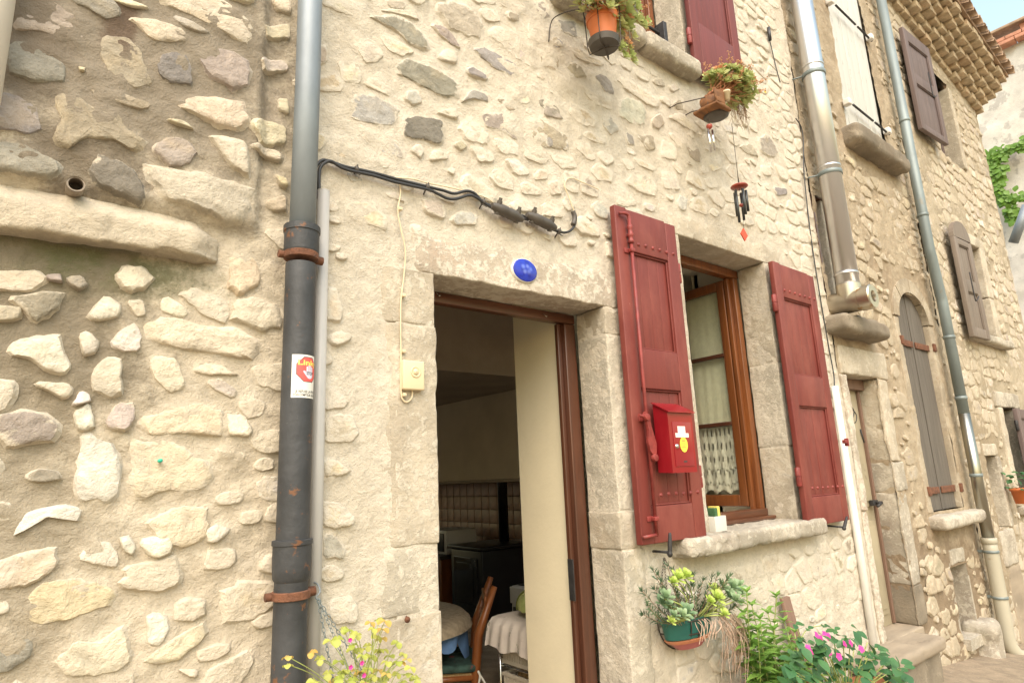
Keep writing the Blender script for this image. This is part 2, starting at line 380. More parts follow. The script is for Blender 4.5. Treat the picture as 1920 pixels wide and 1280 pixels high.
M['plaster'] = mat('cream_interior_plaster', (.72, .645, .47), .85, 0, .05, 2, .12, 40)
M['plaster_white'] = mat('white_interior_plaster', (.66, .62, .52), .85, 0, .05, 3, .1, 40)
M['ceiling_dark'] = mat('shade_brown_ceiling', (.36, .29, .22), .85, 0, .1, 3, .1, 40)  # brown puts the shade of the deeper room into the ceiling colour
M['hood'] = mat('cream_hood_plaster', (.66, .58, .45), .85, 0, .06, 3, .1, 40)
M['tile'] = mat('terracotta_pink_wall_tile', (.36, .21, .14), .35, 0, .2, 4, .05, 30)
M['grout'] = mat('pale_grout', (.30, .22, .16), .9, 0, .1, 20, .1, 60)
M['floor_tile'] = mat('brown_floor_tile', (.16, .10, .07), .5, 0, .2, 4, .05, 30)
M['stove'] = mat('black_enamel_stove', (.012, .012, .013), .35, .2, .2, 10, .03, 40)
M['cooker'] = mat('white_cooker_enamel', (.62, .60, .57), .35, 0, .04, 6, 0)
M['chair_wood'] = wood_mat('orange_brown_chair_wood', (.33, .115, .03), (.19, .055, .016), .4, 26, 'z', None, .6, .2, .1, .8)
M['straw'] = mat('woven_straw', (.42, .27, .12), .8, 0, .3, 60, .4, 120)
M['cloth_top'] = mat('patterned_table_cloth', (.36, .29, .20), .8, 0, .2, 30, .1, 100, [(22, .58, (.15, .12, .09), .6)])
M['cloth_blue'] = mat('blue_cloth', (.10, .19, .36), .85, 0, .2, 12, .1, 100)
M['cloth_floral'] = mat('dark_floral_cushion', (.035, .075, .06), .85, 0, .4, 20, .1, 100, [(14, .6, (.30, .04, .05), .8), (11, .64, (.22, .30, .12), .8)])
M['towel'] = mat('white_printed_tea_towel', (.66, .60, .55), .9, 0, .05, 20, .15, 160, [(17, .60, (.18, .20, .14), .8)])
M['basket'] = mat('cream_plastic_basket', (.62, .56, .46), .5, 0, .04, 10, 0)
M['chrome'] = mat('chromed_tube', (.6, .6, .6), .15, 1., .03, 10, 0)
M['lace'] = mat('white_lace', (.74, .71, .62), .9, 0, .05, 40, .1, 160)
M['terracotta'] = mat('orange_plastic_pot', (.56, .155, .045), .5, 0, .08, 6, .03, 40)
M['saucer'] = mat('dark_plastic_saucer', (.075, .065, .055), .5, 0, .15, 8, .05, 40)
M['green_pot'] = mat('dark_green_plastic_planter', (.018, .115, .095), .42, 0, .12, 8, .03, 40)
M['pink_tray'] = mat('faded_pink_tray', (.36, .11, .11), .5, 0, .15, 8, .03, 40)
M['orange_tray'] = mat('faded_orange_tray', (.52, .20, .10), .5, 0, .12, 8, .03, 40)
M['white_pot'] = mat('white_plastic_pot', (.66, .62, .55), .5, 0, .06, 8, .03, 40, [(18, .66, (.5, .22, .12), .5)])
M['bark'] = wood_mat('rough_bark_slab', (.30, .13, .045), (.07, .035, .02), .85, 18, 'x', None, .6, 0, .7, .8)
M['chime_wood'] = mat('cherry_stained_wood', (.30, .05, .03), .4, 0, .2, 20, .05, 60, coat=.2)
M['chime_black'] = mat('black_chime_tube', (.05, .055, .055), .35, .5, .1, 20, 0)
M['chime_orange'] = mat('orange_red_wind_sail', (.62, .07, .025), .45, 0, .12, 30, .05, 60)
M['board'] = wood_mat('brown_leaning_board', (.23, .14, .10), (.14, .085, .06), .75, 20, 'z', None, .6, 0, .3, .8)
M['stem_brown'] = mat('dry_brown_stem', (.30, .19, .12), .8, 0, .25, 30, 0)
M['stem_dry'] = mat('bleached_dry_stem', (.46, .33, .25), .85, 0, .2, 30, 0)
M['stem_red'] = mat('reddish_succulent_stem', (.46, .20, .10), .6, 0, .2, 30, 0)
M['stem_green'] = mat('pale_green_stem', (.34, .40, .12), .6, 0, .2, 30, 0)
M['leaf_sedum'] = leaf_mat('sedum_leaf', (.46, .54, .20), (.56, .58, .26), .5, .3)
M['leaf_sedum_red'] = leaf_mat('reddened_sedum_leaf', (.62, .27, .13), (.68, .42, .22), .5, .3)
M['leaf_blue'] = leaf_mat('blue_green_succulent_leaf', (.22, .34, .19), (.34, .45, .25), .5, .2)
M['leaf_lime'] = leaf_mat('lime_succulent_leaf', (.42, .55, .10), (.50, .60, .16), .5, .2)
M['leaf_needle'] = leaf_mat('dark_needle_leaf', (.060, .115, .055), (.11, .17, .08), .6, .15)
M['leaf_mint'] = leaf_mat('fresh_green_leaf', (.17, .33, .06), (.28, .46, .10), .5, .35)
M['leaf_dark'] = leaf_mat('deep_green_leaf', (.035, .115, .040), (.075, .19, .06), .45, .2)
M['leaf_oxalis'] = leaf_mat('yellow_green_clover_leaf', (.38, .45, .08), (.56, .56, .14), .5, .35)
M['leaf_oxalis_dry'] = leaf_mat('orange_withered_leaf', (.58, .36, .08), (.66, .50, .16), .6, .3)
M['leaf_ivy'] = leaf_mat('bright_ivy_leaf', (.15, .29, .04), (.24, .38, .07), .5, .3)
M['petal_pink'] = leaf_mat('magenta_petal', (.70, .04, .32), (.80, .10, .45), .6, .3)
M['petal_yellow'] = leaf_mat('yellow_petal', (.85, .55, .02), (.9, .6, .05), .6, .3)
M['roof_tile'] = mat('terracotta_roof_tile', (.36, .25, .17), .85, 0, .3, 8, .3, 50, [(14, .6, (.55, .42, .28), .6)])
M['genoise'] = mat('mortared_eave_tile', (.46, .37, .25), .9, 0, .25, 9, .5, 50, [(9, .6, (.44, .27, .16), .5), (20, .6, (.25, .19, .13), .5)], hue=(.40, .27, .16))
M['gable'] = mat('rough_white_gable_render', (.60, .57, .52), .95, 0, .12, 4, .5, 40, [(3.2, .55, (.30, .28, .26), .55), (11, .62, (.40, .37, .34), .5)])
M['brick'] = mat('pink_brick', (.56, .27, .18), .9, 0, .16, 10, .3, 60)
M['street'] = mat('gritty_tan_paving', (.27, .21, .145), .95, 0, .2, 9, .6, 90, [(60, .58, (.42, .35, .26), .7), (45, .62, (.12, .09, .065), .6)])
M['step'] = mat('worn_stone_step', (.30, .245, .18), .85, 0, .2, 6, .3, 40, [(9, .6, (.16, .12, .085), .5)], (.3, 1, 1))
M['sponge_y'] = mat('yellow_sponge', (.72, .60, .14), .95, 0, .1, 30, .3, 120)
M['sponge_g'] = mat('green_scourer', (.05, .12, .05), .95, 0, .2, 40, .3, 120)
M['tub'] = mat('translucent_plastic_tub', (.70, .69, .64), .4, 0, .03, 10, 0, trans=.15)
M['plug_green'] = mat('green_wall_plug', (.03, .45, .30), .5, 0, .1, 30, 0)
M['hole'] = mat('drilled_hole_shadow_stone', (.10, .08, .055), .95, 0, .1, 30, .2, 60)
# window glass: clear, thin, a little reflective
gm, gt, gb = new_mat('window_glass'); gb.inputs['Base Color'].default_value = (.93, .95, .90, 1); gb.inputs['Roughness'].default_value = .02
gb.inputs['Transmission Weight'].default_value = 1.; gb.inputs['IOR'].default_value = 1.01; gb.inputs['Coat Weight'].default_value = .35; M['glass'] = gm
# ------------------------------------------------------------------ rubble walls
TONE = {'c': (.57, .49, .365), 'o': (.55, .445, .30), 'w': (.64, .575, .465), 'g': (.31, .28, .235), 'l': (.44, .41, .355),
        'v': (.28, .25, .215), 'b': (.38, .315, .235), 'd': (.20, .175, .15), 'p': (.52, .435, .34), 'n': (.28, .235, .17)}
TONE = {k: pale(v) for k, v in TONE.items()}
def chaikin(p, k=1):
    for _ in range(k):
        q = np.roll(p, -1, 0); p = np.stack([.88*p+.12*q, .12*p+.88*q], 1).reshape(-1, 2)
    return p
def resample(p, n):
    q = np.vstack([p, p[:1]]); d = np.r_[0, np.cumsum(np.linalg.norm(np.diff(q, axis=0), axis=1))]
    t = np.linspace(0, d[-1], n, endpoint=False); return np.stack([np.interp(t, d, q[:, 0]), np.interp(t, d, q[:, 1])], 1)
def inpoly(poly, X, Z):
    r = np.zeros(X.shape, bool); n = len(poly); j = n-1
    for i in range(n):
        xi, zi = poly[i]; xj, zj = poly[j]
        if zi != zj:
            c = ((zi > Z) != (zj > Z)) & (X < (xj-xi)*(Z-zi)/(zj-zi)+xi); r ^= c
        j = i
    return r
def area(p): q = np.roll(p, -1, 0); return abs((p[:, 0]*q[:, 1]-q[:, 0]*p[:, 1]).sum())*.5
def stone_geom(poly, h, seed, yoff, col, wash, base=.01, detail=1., soft=1.):
    """one rubble stone: a flat chipped face that rises h above the mortar and dives under it at a ragged rim"""
    rng = random.Random(seed); poly = np.asarray(poly, float)
    if ((poly[:, 0]*np.roll(poly[:, 1], -1)-np.roll(poly[:, 0], -1)*poly[:, 1]).sum()) < 0: poly = poly[::-1]
    per = np.linalg.norm(poly-np.roll(poly, -1, 0), axis=1).sum()
    n = int(max(14, min(46, per/.015*detail))); p = resample(chaikin(poly, 1), n); c = p.mean(0); size = math.sqrt(area(poly))
    q3 = np.c_[p, np.full(n, seed*.37)]
    p = p+(p-c)*(fbm(q3, 4.5/size, 3, seed, .65)[:, None]*.20)
    rings = [1.16, 1.03, .96, .84, .60, .28]; prof = np.array([-1., -.25, .55, .92, 1., 1.])
    V = []; pr = []; inn = []
    for s, a in zip(rings, prof):
        V.append(c+(p-c)*s); pr += [a]*n; inn += [s]*n
    V = np.vstack(V+[c[None]]); pr = np.array(pr+[1.0]); inn = np.array(inn+[0.])
    d = (V-c)/size; top = np.full(len(V), 9.)
    for k in range(5):
        a = rng.uniform(0, 6.283); g = rng.uniform(.15, 1.)*.9; top = np.minimum(top, 1.0+rng.uniform(-.10, .5)+g*(d[:, 0]*math.cos(a)+d[:, 1]*math.sin(a)))
    q = np.c_[V, np.full(len(V), seed*.7)]
    rise = h*np.clip(top-.10-.85*d[:, 1], -.22, 1.7)*np.where(pr > 0, pr, 1)
    rise = np.where(pr < 0, pr*.010-.002, rise)+(.0030+.16*h)*fbm(q, 26, 3, seed+4, .6)+.0022*fbm(q, 80, 2, seed+8)
    yo = yoff(V[:, 0], V[:, 1]) if callable(yoff) else yoff
    G = np.c_[V[:, 0], yo-base-rise, V[:, 1]]; F = []
    for r in range(len(rings)-1):
        for i in range(n): j = (i+1) % n; F.append((r*n+i, r*n+j, (r+1)*n+j, (r+1)*n+i))
    cc = len(V)-1; b = (len(rings)-1)*n
    for i in range(n): F.append((b+i, b+(i+1) % n, cc))
    jit = np.array([rng.uniform(.86, 1.12)]*3)*np.array([1, rng.uniform(.97, 1.03), rng.uniform(.9, 1.08)])
    C = np.tile(np.r_[np.array(col)*jit, wash], (len(V), 1)); C[:, 3] += soft*np.interp(inn, [0, .45, .70, .84, .96, 1.03, 1.16], [0, .03, .10, .20, .32, .45, .6])
    return (G, F), C
def blur(a, k):
    for _ in range(k):
        a = (a+np.roll(a, 1, 0)+np.roll(a, -1, 0))/3; a = (a+np.roll(a, 1, 1)+np.roll(a, -1, 1))/3
    return a
def blob(cx, cz, w, h, ang, rng):
    n = rng.choice((7, 8, 9)); a0 = rng.uniform(0, 6.28); out = []
    for i in range(n):
        a = a0+6.2832*(i+rng.uniform(-.28, .28))/n; c, s = math.cos(a), math.sin(a)
        r = (abs(c)**3.2+abs(s)**3.2)**(-1/3.2)*rng.uniform(.80, 1.04)
        x = r*c*w*.5; z = r*s*h*.5; out.append((cx+x*math.cos(ang)-z*math.sin(ang), cz+x*math.sin(ang)+z*math.cos(ang)))
    return np.array(out)
def cells(x0, x1, z0, z1, hr, wr, rng):
    """tightly packed rubble: Voronoi cells of seeds laid in wandering courses, as convex polygons"""
    seeds = []; z = z0
    while z < z1:
        h = rng.uniform(*hr); x = x0-rng.uniform(0, .2)
        while x < x1+.1:
            w = rng.uniform(*wr); seeds.append((x+w/2, z+h/2+.35*h*rng.uniform(-1, 1)+.03*math.sin(x*3+z*2))); x += w
        z += h
    pts = np.array(seeds); sc = np.array([.62, 1.]); Q = pts*sc; out = []
    for i in range(len(Q)):
        d = np.linalg.norm(Q-Q[i], axis=1); nb = np.argsort(d)[1:14]; poly = [Q[i]+np.array(v) for v in ((-.3, -.3), (.3, -.3), (.3, .3), (-.3, .3))]
        for j in nb:
            nrm = Q[j]-Q[i]; mid = (Q[i]+Q[j])/2; new = []
            for k in range(len(poly)):
                a, b = poly[k], poly[(k+1) % len(poly)]; da, db = (a-mid)@nrm, (b-mid)@nrm
                if da <= 0: new.append(a)
                if da*db < 0: new.append(a+(b-a)*da/(da-db))
            poly = new
            if len(poly) < 3: break
        if len(poly) >= 3: out.append(np.array(poly)/sc)
    return out
def rubble_wall(house, x0, x1, z0, z1, cell, holes, avoid, traced, fill, hump, mm, sm, seed, yoff=0., hrange=(.016, .03), tones='ccoob', washr=(.35, .55), maxparts=280, rough=.010, soft=1., cell_spec=None):
    rng = random.Random(seed); nx = int((x1-x0)/cell)+1; nz = int((z1-z0)/cell)+1
    xs = np.linspace(x0, x1, nx); zs = np.linspace(z0, z1, nz); X, Z = np.meshgrid(xs, zs)
    mask = np.zeros((nz, nx)); stones = []
    block = np.zeros((nz, nx), bool)
    for (a, b, c, d) in list(holes)+list(avoid): block |= (X > a) & (X < b) & (Z > c) & (Z < d)
    def patch(poly, m):
        i0 = max(0, int((poly[:, 0].min()-x0)/cell)-m); i1 = min(nx, int((poly[:, 0].max()-x0)/cell)+m+2)
        k0 = max(0, int((poly[:, 1].min()-z0)/cell)-m); k1 = min(nz, int((poly[:, 1].max()-z0)/cell)+m+2)
        return slice(k0, max(k0, k1)), slice(i0, max(i0, i1))
    occ = block.copy()
    for (poly, tone, h, wash) in traced:
        poly = np.asarray(poly); sl = patch(poly, 0); ins = inpoly(poly, X[sl], Z[sl]); mask[sl][ins] = 1
        occ[sl] |= ins; stones.append((poly, TONE[tone], h, wash))
    # keep a joint round every traced stone
    occ = blur(occ.astype(float), max(1, int(.012/cell))) > .02
    if cell_spec:
        hr, wr, gap, skip = cell_spec
        for poly in cells(x0, x1, z0, z1, hr, wr, rng):
            c0 = poly.mean(0); size = math.sqrt(max(area(poly), 1e-6))
            if size < .03 or rng.random() < skip: continue
            poly = c0+(poly-c0)*max(.5, 1-gap/size)*rng.uniform(.93, 1.)
            for shrink in (1., .8, .6):
                q_ = c0+(poly-c0)*shrink
                if q_[:, 0].min() < x0+.005 or q_[:, 0].max() > x1-.005 or q_[:, 1].min() < z0: continue
                sl = patch(q_, 0)
                if mask[sl].size == 0: break
                ins = inpoly(q_, X[sl], Z[sl])
                if ins.any() and occ[sl][ins].mean() < .04:
                    occ[sl] |= ins; mask[sl][ins] = 1; hh = rng.uniform(*hrange)*(1.9 if rng.random() < .14 else 1.)
                    stones.append((q_, TONE[rng.choice(tones)], hh, rng.uniform(*washr))); break
    for (ntry, wmin, wmax, asp0, asp1, ang, gap) in fill:
        for _ in range(ntry):
            w = rng.uniform(wmin, wmax); hh = w*rng.uniform(asp0, asp1); cx = rng.uniform(x0+.02, x1-.02); cz = rng.uniform(z0, z1)
            poly = blob(cx, cz, w, hh, rng.gauss(ang, .16), rng)
            big = poly.mean(0)+(poly-poly.mean(0))*(1+gap/w)
            if big[:, 0].min() < x0 or big[:, 0].max() > x1: continue
            sl = patch(big, 0)
            if mask[sl].size == 0: continue
            ins = inpoly(big, X[sl], Z[sl])
            if not ins.any() or occ[sl][ins].mean() > .015: continue
            occ[sl] |= ins; mask[sl][inpoly(poly, X[sl], Z[sl])] = 1
            stones.append((poly, TONE[rng.choice(tones)], rng.uniform(*hrange), rng.uniform(*washr)))
    q = np.c_[X.ravel(), np.full(X.size, seed*1.3), Z.ravel()]
    fz = (rough*1.4*fbm(q, 2.2, 3, seed)+rough*.7*fbm(q, 9, 3, seed+1)+rough*.62*fbm(q, 26, 3, seed+2, .7)-rough*.5*np.abs(fbm(q, 14, 3, seed+6, .6))).reshape(nz, nx)
    hm = blur(mask, max(2, int(.022/cell)))*.6+blur(mask, max(1, int(.009/cell)))*.4
    yo = yoff(X, Z) if callable(yoff) else yoff
    Y = yo-hump*hm-fz
    V = np.c_[X.ravel(), Y.ravel(), Z.ravel()]
    ii, kk = np.meshgrid(np.arange(nx-1), np.arange(nz-1)); cxs = x0+(ii+.5)*(x1-x0)/(nx-1); czs = z0+(kk+.5)*(z1-z0)/(nz-1)
    keep = np.ones(ii.shape, bool)
    for (a, b, c, d) in holes: keep &= ~((cxs > a) & (cxs < b) & (czs > c) & (czs < d))
    i = ii[keep]; k = kk[keep]; b0 = k*nx+i
    F = np.stack([b0, b0+1, b0+nx+1, b0+nx], 1)
    m = bpy.data.meshes.new('wall'); m.vertices.add(len(V)); m.vertices.foreach_set('co', V.ravel())
    m.loops.add(F.size); m.loops.foreach_set('vertex_index', F.ravel().astype(np.int32)); m.polygons.add(len(F))
    m.polygons.foreach_set('loop_start', np.arange(0, F.size, 4, dtype=np.int32)); m.polygons.foreach_set('loop_total', np.full(len(F), 4, np.int32))
    m.update(calc_edges=True); m.validate(); m.polygons.foreach_set('use_smooth', [True]*len(m.polygons)); m.materials.append(mm)
    wall = bpy.data.objects.new('wall', m); COL.objects.link(wall); attach(wall, house)
    order = sorted(range(len(stones)), key=lambda s: -area(stones[s][0])/(stones[s][0][:, 0].mean()**2+6))
    rest = []; restc = []
    for rank, s in enumerate(order):
        poly, col, h, wash = stones[s]
        g, c = stone_geom(poly, h, seed*1000+s, yoff, col, wash, hump*.9, 1. if rank < maxparts else .6, soft)
        if rank < maxparts: 
            o = mk('stone', g, sm, wall, True, c, 38)
        else: rest.append(g); restc.append(c)
    if rest: tag(mk('small_stones', rest, sm, wall, True, np.vstack(restc)), kind='stuff')
    return wall
def rects(bl, e=.01): return [(a-e, b+e, c-e, d+e) for (a, b, c, d) in bl]

# stones traced on the photograph (zoomed crops, 2.909 crop pixels per photo pixel)
FR = {'A': (0, 0), 'B': (0, 420), 'C': (0, 840), 'D': (520, 0), 'E': (520, 420), 'F': (520, 840), 'G': (1020, 0)}
def trace(fr, pts, plane=0.):
    ox, oy = FR[fr]; return np.array([P(ox+x/2.909, oy+y/2.909, plane)[[0, 2]] for x, y in pts])
LEFT = """A b 70,60 250,40 400,130 470,180 465,260 415,285 200,215 75,205
A g 365,0 560,0 640,90 640,140 570,150 470,95 400,70
A v 30,290 120,265 300,310 380,400 350,480 250,500 60,450 25,370
A b 545,240 660,235 740,300 800,430 820,500 700,520 600,470 535,350
A p 840,20 1000,0 1150,0 1345,150 1365,250 1330,280 1100,160 880,60
A c 1180,0 1290,-60 1375,-20 1365,70 1240,40
A p 700,135 800,150 960,180 1030,270 830,270 760,210
A l 915,115 1000,140 1135,220 1080,225 960,175
A d 835,390 880,330 1000,330 1030,420 1035,495 910,500 860,460
A b 1060,340 1150,290 1290,330 1350,420 1330,510 1240,515 1130,460
A v -60,550 80,550 200,620 215,720 190,770 -60,740
A b 300,560 400,545 480,620 640,660 680,740 780,790 720,855 620,810 450,795 360,855 290,770
A b 470,530 620,530 720,570 820,600 770,640 640,600
A o 945,610 1000,570 1150,560 1300,590 1345,660 1320,735 1180,720 1040,650
A p 1130,770 1320,790 1340,980 1230,930 1180,860
A b 820,850 890,780 1000,790 1060,860 1000,940 900,930
A g -60,820 130,810 200,860 300,900 320,960 260,1005 100,975 -60,955
A d 460,960 520,870 620,900 720,960 800,1110 740,1125 560,1060
A p 810,960 860,940 1080,970 1250,1020 1330,1050 1320,1230 1240,1250 1130,1190 870,1100
A c 560,30 700,40 810,90 700,80
A c 880,680 1000,700 1050,740 960,720
A c 1350,690 1440,660 1560,690 1560,790 1420,800
A c 1340,800 1540,830 1530,890 1400,850
A o 1440,1100 1560,1060 1560,1160 1470,1150
A c 1510,540 1570,545 1575,640 1510,600
A c 1430,160 1580,130 1580,220 1450,230
A o 1500,950 1565,980 1565,1030 1520,1010
A o 415,400 460,405 455,440 425,435
A c 1400,340 1560,330 1570,400 1430,410
A c 1480,0 1580,0 1585,90 1500,70
B c 620,280 690,225 770,235 835,290 800,350 720,380 650,350
B b 355,290 440,280 485,330 430,365 380,340
B b 250,280 330,270 340,320 260,310
B c 465,510 530,430 580,390 660,440 640,520 520,535
B c 690,420 780,410 800,500 740,510
B w 875,410 920,395 1010,455 1035,490 1000,525 870,475
B c 970,380 1060,350 1240,420 1250,510 1210,545 1100,500
B o 1245,200 1300,155 1400,200 1420,330 1300,390 1240,340
B o 825,600 850,510 960,510 1100,560 1290,560 1410,640 1400,745 1200,710 1000,690 840,640
B c 1255,430 1350,390 1500,440 1545,500 1530,560 1420,590 1270,530
B w 40,680 130,630 230,610 320,615 345,690 390,780 350,810 240,805 180,740 60,715
B c 425,600 490,590 540,650 530,710 450,715
B w 600,650 680,560 740,540 770,600 765,690 700,700 630,690
B p 490,830 560,740 660,740 665,920 590,955 500,900
B c 810,750 860,720 960,740 1000,850 1010,900 920,920 850,860
B c 1040,800 1110,760 1200,770 1300,825 1120,825
B c 1110,850 1200,840 1300,910 1270,960 1160,900
B c 180,880 230,860 390,870 395,920 350,965 270,910
B w 385,1000 440,905 490,925 495,970
B w 395,1030 490,970 520,1110 470,1135 420,1120
B p 570,1080 640,980 730,970 740,1050 690,1135 600,1120
B o 775,1070 900,1000 1080,980 1220,1030 1240,1120 1200,1160 1060,1140 900,1155 790,1145
B c 1225,1040 1330,1040 1380,1120 1350,1160 1240,1150
B n -60,1050 130,1020 260,1045 320,1090 300,1180 180,1190 60,1220 -60,1130
B b -60,440 110,450 100,520 -60,540
B n 60,400 230,370 340,380 330,460 200,540 110,460
C w 450,-80 600,-40 660,90 640,280 570,310 450,290 410,210 430,100
C o 740,-30 860,-50 1050,20 1150,110 1140,210 1020,245 880,230 800,275 715,255 740,130
C n 130,150 220,110 300,120 345,165 250,185 150,180
C w 65,480 110,380 160,340 300,305 430,315 460,350 430,400 340,385 240,370 150,400 100,470
C o 780,400 900,350 1020,310 1140,340 1120,500 1000,540 850,490
C w 765,520 800,480 940,480 940,560 860,610 800,570
C w 645,490 710,475 740,540 720,585 670,560
C w 415,600 480,500 600,510 660,600 640,650 560,640
C o -60,630 150,560 280,540 330,600 280,680 120,760 -60,790
C o 110,870 200,740 400,700 600,760 615,850 520,880 320,940 200,960 120,910
C v -60,980 60,985 170,1040 165,1130 60,1210 -60,1230
C c 300,1150 400,1050 540,1060 660,960 710,1020 690,1170 560,1230 400,1240 320,1210
C w 790,910 925,905 915,990 880,1080 800,1070 800,970
C c 760,1160 900,1060 1100,950 1130,1020 980,1150 860,1175
C c 1120,440 1180,410 1265,440 1180,515 1120,510
C c -60,800 40,820 60,890 -60,920
C c 960,1200 1080,1200 1070,1245 1020,1240"""
MAIN = """D c 210,20 440,0 445,105 380,90
D g 490,90 650,85 730,130 800,200 820,270 720,250 640,170
D b 860,30 960,10 1080,60 1110,110 1100,200 1040,210 930,150
D b 840,130 900,140 960,200 1005,275 940,240 880,190
D c 430,230 540,240 580,300 540,350 470,345 440,290
D o 205,240 270,250 270,350 205,360
D o 205,420 330,400 370,460 350,510 205,500
D c 320,330 420,340 460,400 450,460 350,450
D g 650,350 720,325 860,380 990,460 980,530 880,520 780,470 660,400
D l 400,570 420,510 520,510 660,590 650,670 560,690 410,650
D d 690,740 690,650 760,635 900,660 910,750 870,785 760,760
D c 870,310 920,270 980,300 980,350 910,345
D g 1070,280 1120,255 1300,360 1320,400 1280,425 1180,380
D p 1150,190 1200,145 1310,180 1400,260 1410,380 1330,350 1250,280
D b 1430,290 1470,260 1530,310 1530,400 1440,370
D g 1020,380 1060,365 1150,420 1140,445 1060,420
D l 700,500 760,490 790,560 740,580 690,540
D g 1000,560 1060,490 1140,510 1150,560 1060,540
D c 860,610 970,590 990,650 930,640
D b 1110,620 1180,610 1280,640 1330,750 1300,770 1200,710 1120,690
D b 1370,660 1420,640 1500,700 1580,750 1580,820 1450,810 1380,750
D g 1420,560 1470,530 1540,610 1555,660 1480,640
D b 1190,540 1240,545 1300,600 1260,610
D c 1260,500 1310,470 1390,510 1360,580 1300,560
D l 550,830 560,770 620,760 680,830 680,870
D o 280,800 320,740 430,800 430,880 300,880
D c 720,820 770,780 800,820 780,870
D c 820,880 850,815 930,840 930,870
D o 370,1180 400,1100 480,1090 600,1190 600,1270 500,1230
D c 790,1090 830,1080 910,1110 910,1200 800,1160
D l 950,1190 1000,1150 1090,1170 1080,1230 960,1225
D c 1140,960 1190,920 1280,960 1285,1040 1200,1020
D w 1240,870 1290,860 1340,900 1380,950 1300,960
D o 1390,960 1430,920 1480,940 1470,980 1400,985
D c 1320,1010 1350,985 1440,1040 1430,1070 1330,1060
D b 960,790 1000,770 1040,800 1000,825
D b 1240,60 1320,90 1310,125 1250,110
D b 1390,30 1450,10 1490,90 1440,115
D g 1490,230 1520,205 1560,240 1555,270 1500,265
D g 1520,110 1629,120 1629,210 1550,180
D l 360,940 420,950 480,990 400,1000
D c 580,1050 640,1030 700,1105 600,1080
D o 205,730 250,730 270,780 230,825 205,810
D c 1260,1110 1330,1080 1400,1110 1400,1160 1290,1160
D c 1440,1110 1530,1120 1560,1190 1450,1180
D o 1470,1000 1530,980 1550,1060 1490,1070
D c 550,60 620,50 700,60 780,110 700,90
D b 590,0 700,20 690,60 610,50
G b 30,215 60,200 110,240 100,270 40,250
G c 130,270 150,245 230,300 330,350 310,370 180,320
G b 120,360 160,340 210,380 230,430 150,430
G g 275,420 310,405 360,440 380,520 330,510
G o 380,430 430,420 640,560 630,590 590,590 440,490
G l 400,560 440,530 530,560 555,610 545,680 480,690 400,630
G o 220,510 260,500 370,550 365,600 280,580
G o 120,600 180,570 280,640 280,700 180,680
G b 0,560 60,600 105,660 0,640
G g 0,670 70,720 130,770 125,825 0,800
G l 310,650 360,640 410,710 360,740 320,700
G o 200,730 240,710 340,780 320,795 230,760
G c 155,800 240,780 280,870 240,880
G b 585,440 640,430 660,475 610,470
G c 670,470 720,455 740,490 700,510
G b 690,570 740,540 820,610 810,630 720,600
G c 740,490 790,470 840,550 830,585 750,530
G c 685,640 740,610 830,690 830,735 740,680
G b 585,650 640,620 655,680 620,710 590,690
G g 440,720 480,740 490,800 450,790
G b 500,740 590,740 610,810 560,830
G b 760,770 800,770 850,830 850,900 790,860
G o 870,870 960,870 970,920 910,940
G o 480,860 520,870 605,920 600,945 500,900
G c 440,1000 470,950 560,960 610,1010 610,1075 520,1050
G o 240,930 290,890 375,940 370,1000 290,990
G l 255,1120 290,1095 350,1150 350,1200 280,1180
G l 715,1110 740,1060 780,1090 770,1155 730,1140
G o 790,1090 860,1070 895,1140 880,1180 810,1150
G c 1090,170 1160,170 1230,250 1225,290 1130,220
G b 1160,760 1220,730 1280,830 1260,865 1180,830
G o 1180,900 1230,910 1240,960 1190,960
G g 1240,1020 1320,1030 1330,1060 1270,1070
G b 1060,800 1120,780 1175,855 1100,840
G c 630,930 720,950 740,1040 650,1030
G c 640,760 720,800 720,880 630,860
E o 262,360 320,350 350,460 345,530 262,520
E c 280,610 330,585 410,600 400,630 330,665 290,650
E c 255,1040 400,1040 440,1130 400,1190 255,1190
F o 248,60 320,60 405,125 360,145 250,160
F o 248,300 330,295 420,370 420,420 310,435 248,420
F l 248,470 290,460 370,540 360,600 248,600
F c 290,820 400,800 440,860 430,950 320,960 270,900"""
def load(txt, hr, seed, wr, wg):
    rng = random.Random(seed); out = []
    for ln in txt.strip().split('\n'):
        w = ln.split(); pts = [tuple(map(float, q.split(','))) for q in w[2:]]
        out.append((trace(w[0], pts), w[1], rng.uniform(*hr), rng.uniform(*(wg if w[1] in 'gldbv' else wr))))
    return out

# ------------------------------------------------------------------ ground
def ground_z(x): return .66-.098*x if x < 9 else .66-.098*9
gx = [-40, -6, -3, 0, 2, 3, 4, 5, 6, 7, 8, 9, 12, 20, 130]; gy = [-90, -14, -8, -5, -3, -2, -1.2, -.6, -.25, .06, 12, 90]
V = []; F = []
for j, y in enumerate(gy):
    for i, x in enumerate(gx): V.append((x, y, ground_z(max(x, -6)) + .03*sstep(-.5, 0, y)))
for j in range(len(gy)-1):
    for i in range(len(gx)-1): a = j*len(gx)+i; F.append((a, a+1, a+len(gx)+1, a+len(gx)))
tag(mk('street', (V, F), M['street'], None), kind='structure')

# ------------------------------------------------------------------ left house
LH = root('stone_house', (-.3, .2, .6), 'rubble stone house with grey and tan stones left of the downpipe', 'house')
left_y = lambda x, z: -.035*sstep(2.40, 2.47, z)*(1-sstep(.535, .575, x))
LZ0 = P(0, 440)[2]
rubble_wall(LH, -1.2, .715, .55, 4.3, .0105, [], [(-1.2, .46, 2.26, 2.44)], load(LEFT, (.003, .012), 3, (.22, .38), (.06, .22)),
    [(900, .05, .12, .4, .8, 0., .016)], .007, M['mortar_left'], M['stone'], 11, left_y, (.0005, .004), 'cccoopw', (.5, .72), 290, .010, .62, ((.07, .12), (.09, .22), .018, .25))
